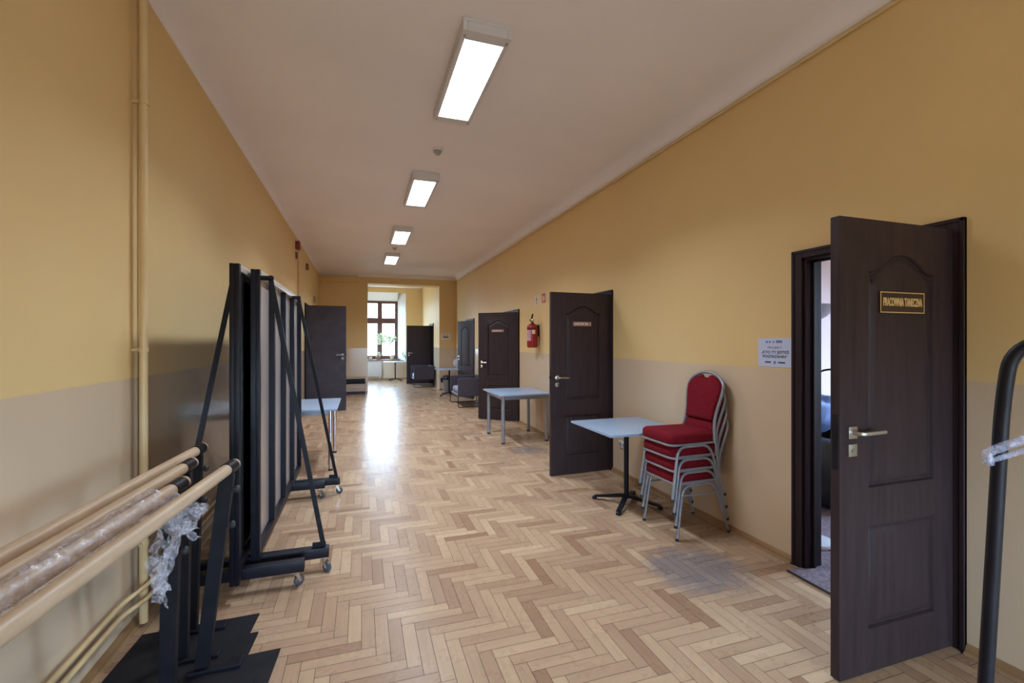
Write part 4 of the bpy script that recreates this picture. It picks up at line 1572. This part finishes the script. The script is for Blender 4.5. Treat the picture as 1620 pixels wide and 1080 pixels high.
# ------------------------------------------------------------------ armchairs (facing -x)
def armchair(label, loc, w, d, h, zb=0.25):
    t = thing('armchair', label, 'armchair', loc, 0, 'grey fabric armchairs on wire sled frames')
    th = 0.045
    for s in (-1, 1):
        b = BM()
        pr = fillet([(-d / 2, zb, 0), (d / 2, zb, 0), (d / 2, h, 0), (-d / 2, h, 0)], [0.02, 0.02, 0.06, 0.07], 5, closed=True)
        y0, y1 = (s * w / 2 - th, s * w / 2) if s > 0 else (-w / 2, -w / 2 + th)
        prism(b, [(p.x, p.y) for p in pr], lambda x, z: (x, y0, z), lambda x, z: (x, y1, z))
        obj('armrest', b, M_ARMF, t, bevel=0.012)
    b = BM()
    box(b, d / 2 - 0.07, d / 2 - 0.005, -w / 2 + th + 0.001, w / 2 - th - 0.001, zb, h + 0.005, bev=0.015)
    obj('backrest', b, M_ARMF, t)
    b = BM()
    pillow(b, (-0.03, 0, zb + 0.11), (d / 2 - 0.06, w / 2 - th - 0.006, 0.075), 0.25)
    obj('seat_cushion', b, M_SEATF, t)
    b = BM()
    box(b, -d / 2 + 0.03, d / 2 - 0.072, -w / 2 + th + 0.001, w / 2 - th - 0.001, zb - 0.005, zb + 0.04)
    obj('seat_base', b, M_SEATF, t, smooth=False)
    for s in (-1, 1):
        y = s * (w / 2 - 0.008)
        b = BM()
        lp = fillet([(-d / 2 + 0.004, y, zb + 0.05), (-d / 2 + 0.004, y, 0.009), (d / 2 - 0.02, y, 0.009), (d / 2 - 0.02, y, zb + 0.05)], [0, 0.04, 0.04, 0], 5)
        tube(b, lp, 0.009, 8)
        obj('sled_leg', b, M_BLACK, t)
    return t


armchair('dark grey armchair on wire sled legs, nearer one by the ajar door', (2.39, 10.53, 0), 0.98, 0.68, 0.66)
armchair('dark grey armchair in the window bay before the open plain door', (1.93, 15.38, 0), 0.98, 0.66, 0.68)

# ------------------------------------------------------------------ low cabinet
cx0, cx1, cy0, cy1 = -0.50, 0.118, 13.40, 13.82
t = thing('low_cabinet', 'low cabinet with open shelf and light wood drawer at the end wall', 'cabinet', ((cx0 + cx1) / 2, 13.6, 0))
b = BM()
box(b, cx0, cx1, cy0, cy1, 0.445, 0.470)
box(b, cx1 - 0.022, cx1, cy0, cy1, 0.0, 0.445)
box(b, cx0, cx0 + 0.022, cy0, cy1, 0.0, 0.445)
obj('cabinet_carcass', b, M_CABW, t, world=True, smooth=False, bevel=0.002)
b = BM()
box(b, cx0 + 0.022, cx1 - 0.022, cy0 + 0.02, cy1 - 0.01, 0.285, 0.300)
box(b, cx0 + 0.022, cx1 - 0.022, cy1 - 0.03, cy1 - 0.01, 0.30, 0.445)
box(b, cx0 + 0.022, cx1 - 0.022, cy0 + 0.04, cy1 - 0.01, 0.0, 0.085)
obj('shelf_recess', b, M_CABD, t, world=True, smooth=False)
b = BM()
box(b, cx0 + 0.024, cx1 - 0.024, cy0, cy0 + 0.02, 0.09, 0.300)
dr = obj('drawer', b, M_CABW, t, world=True, smooth=False, bevel=0.003)
b = BM()
tube(b, fillet([(-0.28, cy0, 0.205), (-0.28, cy0 - 0.028, 0.205), (-0.09, cy0 - 0.028, 0.205), (-0.09, cy0, 0.205)], 0.012), 0.006, 8)
obj('drawer_handle', b, M_SATIN, dr, world=True)

# ------------------------------------------------------------------ bin, fan
t = thing('waste_bin', 'grey waste bin with a black bag behind the far small table', 'bin', (2.42, 13.60, 0))
b = BM()
lathe(b, [(0, 0), (0.10, 0), (0.105, 0.01), (0.125, 0.36), (0.130, 0.365), (0.130, 0.375), (0.118, 0.375), (0.10, 0.03), (0, 0.03)], 22)
obj('bin_body', b, M_BIN, t)
b = BM()
pillow(b, (0, 0, 0.40), (0.140, 0.140, 0.075), 0.8, 26, 12, jit=0.03)
pillow(b, (-0.15, -0.02, 0.33), (0.03, 0.04, 0.07), 0.8, 12, 8, jit=0.02)
obj('bin_bag', b, M_BAG, t)

t = thing('desk_fan', 'small white round desk fan on the far small table', 'fan', (2.58, 12.72, 0.73))
b = BM()
lathe(b, [(0, 0), (0.07, 0), (0.07, 0.012), (0.03, 0.03), (0.014, 0.05), (0.012, 0.11), (0, 0.11)], 18)
obj('fan_base', b, M_PLASTG, t)
b = BM()
Mf = Matrix.Translation((-0.02, -0.03, 0.15)) @ Matrix.Rotation(radians(-18), 4, 'Z') @ Matrix.Rotation(pi / 2, 4, 'X')
for rr_ in (0.03, 0.055, 0.08, 0.105):
    tube(b, [Mf @ Vector((rr_ * cos(2 * pi * k / 28), rr_ * sin(2 * pi * k / 28), 0.03 * (1 - (rr_ / 0.11) ** 2))) for k in range(28)], 0.0035, 6, closed=True)
for k in range(16):
    a = 2 * pi * k / 16
    tube(b, [Mf @ Vector((r_ * cos(a), r_ * sin(a), 0.03 * (1 - (r_ / 0.11) ** 2))) for r_ in (0.02, 0.06, 0.105)], 0.0025, 5)
lathe(b, [(0, 0.034), (0.022, 0.034), (0.022, 0.024), (0, 0.024)], 14, Mf)
lathe(b, [(0.105, 0.004), (0.112, 0), (0.105, -0.04), (0.06, -0.055), (0, -0.06)], 24, Mf)
obj('fan_cage', b, M_PLASTW, t)
b = BM()
for k in range(3):
    a = 2 * pi * k / 3
    vs = [b.verts.new(Mf @ Vector((r_ * cos(a + o_), r_ * sin(a + o_), zz_))) for r_, o_, zz_ in ((0.015, 0, 0.012), (0.085, -0.2, 0.014), (0.09, 0.5, -0.006), (0.02, 0.9, -0.004))]
    b.faces.new(vs)
obj('fan_blades', b, M_PLASTG, t)

# ------------------------------------------------------------------ radiator under the window
t = thing('radiator', 'cream panel radiator under the bay window', 'radiator', (0.25, YN - 0.1, 0.1))
b = BM()
box(b, -0.35, 0.74, YN - 0.10, YN - 0.03, 0.12, 0.68, bev=0.01)
for k in range(17):
    x = -0.31 + k * 0.0635
    box(b, x - 0.012, x + 0.012, YN - 0.106, YN - 0.10, 0.16, 0.64, bev=0.003)
obj('radiator_panel', b, M_RAD, t, world=True)
b = BM()
tube(b, [(-0.30, YN - 0.065, 0), (-0.30, YN - 0.065, 0.13)], 0.012, 8)
tube(b, [(0.68, YN - 0.065, 0), (0.68, YN - 0.065, 0.13)], 0.012, 8)
obj('radiator_pipe', b, M_RAD, t, world=True)


# ------------------------------------------------------------------ plants
def potplant(name, label, loc, pr, ph, mpot, stemh, crown, nleaf, ls, cat='plant', seed=1, trail=False):
    rnd = random.Random(seed)
    t = thing(name, label, cat, loc)
    b = BM()
    lathe(b, [(0, 0), (pr * 0.72, 0), (pr * 0.95, ph * 0.85), (pr * 1.05, ph * 0.86), (pr * 1.05, ph), (pr * 0.92, ph), (pr * 0.9, ph * 0.88), (0, ph * 0.88)], 18)
    obj('pot', b, mpot, t)
    b = BM()
    cc_ = Vector(crown[:3])
    rr_ = Vector(crown[3:])
    tips = []
    for k in range(7):
        a = 2 * pi * k / 7 + rnd.random()
        tip = cc_ + Vector((rr_.x * cos(a) * 0.7, rr_.y * sin(a) * 0.7, rr_.z * rnd.uniform(-0.5, 0.6)))
        mid = Vector((tip.x * 0.35, tip.y * 0.35, ph + (tip.z - ph) * 0.6))
        tube(b, [(0, 0, ph * 0.85), tuple(mid), tuple(tip)], [0.005, 0.004, 0.002], 5)
        tips.append(tip)
    obj('stem', b, M_STEM, t)
    b = BM()
    for k in range(nleaf):
        while True:
            v = Vector((rnd.uniform(-1, 1), rnd.uniform(-1, 1), rnd.uniform(-1, 1)))
            if v.length < 1:
                break
        p = cc_ + Vector((v.x * rr_.x, v.y * rr_.y, v.z * rr_.z))
        dr_ = Vector((v.x + rnd.uniform(-.5, .5), v.y + rnd.uniform(-.5, .5), rnd.uniform(-0.8, 0.5))).normalized()
        sd = dr_.cross(Vector((rnd.uniform(-1, 1), rnd.uniform(-1, 1), rnd.uniform(-1, 1)))).normalized()
        l = ls * rnd.uniform(0.6, 1.2)
        nn2 = dr_.cross(sd)
        q = [p, p + dr_ * l * 0.35 + sd * l * 0.22, p + dr_ * l * 0.75 + sd * l * 0.16 + nn2 * l * 0.08, p + dr_ * l, p + dr_ * l * 0.75 - sd * l * 0.16 + nn2 * l * 0.08, p + dr_ * l * 0.35 - sd * l * 0.22]
        b.faces.new([b.verts.new(x) for x in q])
    obj('foliage', b, M_LEAF, t, smooth=False)
    return t


potplant('potted_plant', 'tall leafy plant in a cream pot on the window sill', (1.15, YN + 0.12, 0.783), 0.085, 0.17, M_POT, 0.6, (-0.26, 0, 0.82, 0.36, 0.2, 0.22), 330, 0.12, seed=3)
potplant('potted_plant', 'low pale plant in a terracotta pot, middle of the window sill', (0.62, YN + 0.1, 0.783), 0.07, 0.11, M_TERRA, 0.2, (0, 0, 0.2, 0.12, 0.1, 0.10), 60, 0.06, seed=5)
potplant('potted_plant', 'small trailing plant at the left end of the window sill', (0.33, YN + 0.1, 0.783), 0.07, 0.10, M_POT, 0.5, (-0.02, 0, 0.50, 0.26, 0.15, 0.24), 90, 0.07, seed=8)
potplant('potted_plant', 'green plant on the table below the window, beside the plain door', (1.60, 17.9, 0.72), 0.06, 0.10, M_WHITE, 0.3, (0, 0, 0.27, 0.10, 0.08, 0.15), 70, 0.07, seed=11)

# ------------------------------------------------------------------ room behind the nearest door
b = BM()
box(b, 2.62, 2.886, 1.47, 2.212, 0.0, 0.007)
box(b, 2.62, 2.74, 2.212, 2.235, 0.0, 0.007)
box(b, 2.886, XO - 0.01, 0.43, 3.99, 0.0, 0.007)
tag(obj('carpet', b, M_CARPET, smooth=False), 'mauve grey carpet reaching out through the nearest doorway', 'carpet')
b = BM()
box(b, 2.606, 2.620, 1.47, 2.235, 0.0, 0.010, bev=0.003)
tag(obj('carpet_edging', b, M_RUBBER), 'dark edging strip along the carpet at the nearest doorway', 'edging')

lx, ly = 3.155, 2.475
t = thing('floor_lamp', 'silver uplighter floor lamp inside the room of the nearest door', 'floor lamp', (lx, ly, 0.007))
b = BM()
lathe(b, [(0, 0), (0.128, 0), (0.130, 0.012), (0.122, 0.028), (0.06, 0.036), (0.014, 0.045), (0, 0.045)], 32)
obj('lamp_base', b, M_LAMP, t)
b = BM()
tube(b, [(0, 0, 0.04), (0, 0, 1.64)], 0.011, 12)
obj('lamp_pole', b, M_LAMP, t)
b = BM()
lathe(b, [(0.012, 1.62), (0.03, 1.632), (0.075, 1.66), (0.118, 1.70), (0.140, 1.745), (0.134, 1.745), (0.110, 1.705), (0.07, 1.668), (0.02, 1.645)], 32)
obj('lamp_shade', b, M_LAMP, t)
b = BM()
tube(b, fillet([(0, 0, 1.22), (0.03, -0.03, 1.265), (0.10, -0.08, 1.28), (0.19, -0.14, 1.235), (0.26, -0.19, 1.14)], 0.05, 4), 0.007, 8)
lathe(b, [(0, 0), (0.02, 0.0), (0.045, -0.07), (0.04, -0.07), (0.015, -0.006)], 16, Matrix.Translation((0.265, -0.193, 1.135)))
obj('reading_arm', b, M_BLACKM, t)
b = BM()
cp = [(lx + 0.10, ly + 0.06, 0.013), (lx + 0.02, ly + 0.22, 0.013), (lx - 0.14, ly + 0.02, 0.06), (lx - 0.02, ly - 0.15, 0.02), (lx + 0.14, ly - 0.22, 0.013), (lx + 0.3, ly - 0.28, 0.013)]
cp = [(lx + 0.12, ly + 0.05, 0.03), (lx + 0.16, ly + 0.3, 0.013), (lx + 0.02, ly + 0.36, 0.013), (lx - 0.10, ly + 0.1, 0.013), (lx - 0.02, ly - 0.16, 0.013), (lx + 0.16, ly - 0.24, 0.013), (lx + 0.5, ly - 0.35, 0.013)]
tube(b, fillet(cp, 0.12, 6), 0.004, 6)
tag(obj('power_cable', b, M_RUBBER), 'thin black cable curling around the base of the floor lamp', 'cable')

# black leather armchair with a blue garment
ax0, ax1, ay0, ay1 = 3.82, 4.70, 2.75, 3.65
t = thing('leather_armchair', 'black leather armchair inside the room behind the floor lamp', 'armchair', ((ax0 + ax1) / 2, (ay0 + ay1) / 2, 0.007))
b = BM()
box(b, ax0, ax0 + 0.17, ay0, ay1 - 0.02, 0.05, 0.62, bev=0.05)
obj('armrest', b, M_LEATH, t, world=True)
b = BM()
box(b, ax1 - 0.17, ax1, ay0, ay1 - 0.02, 0.05, 0.62, bev=0.05)
obj('armrest', b, M_LEATH, t, world=True)
b = BM()
box(b, ax0 + 0.02, ax1 - 0.02, ay1 - 0.22, ay1, 0.08, 0.88, bev=0.06)
obj('backrest', b, M_LEATH, t, world=True)
b = BM()
pillow(b, ((ax0 + ax1) / 2, (ay0 + ay1) / 2 - 0.12, 0.40), (0.265, 0.34, 0.10), 0.3)
obj('seat_cushion', b, M_LEATH, t, world=True)
b = BM()
box(b, ax0 + 0.17, ax1 - 0.17, ay0 + 0.02, ay1 - 0.22, 0.05, 0.33, bev=0.02)
obj('seat_base', b, M_LEATH, t, world=True)
b = BM()
for x in (ax0 + 0.06, ax1 - 0.06):
    for y in (ay0 + 0.06, ay1 - 0.08):
        tube(b, [(x, y, 0.007), (x, y, 0.052)], 0.02, 10)
obj('feet', b, M_RUBBER, t, world=True)
b = BM()
pillow(b, (ax0 + 0.24, ay1 - 0.42, 0.80), (0.28, 0.15, 0.17), 0.75, 40, 24, jit=0.05)
tag(obj('blue_jacket', b, M_JACKET), 'crumpled blue garment lying on the black leather armchair', 'clothing')
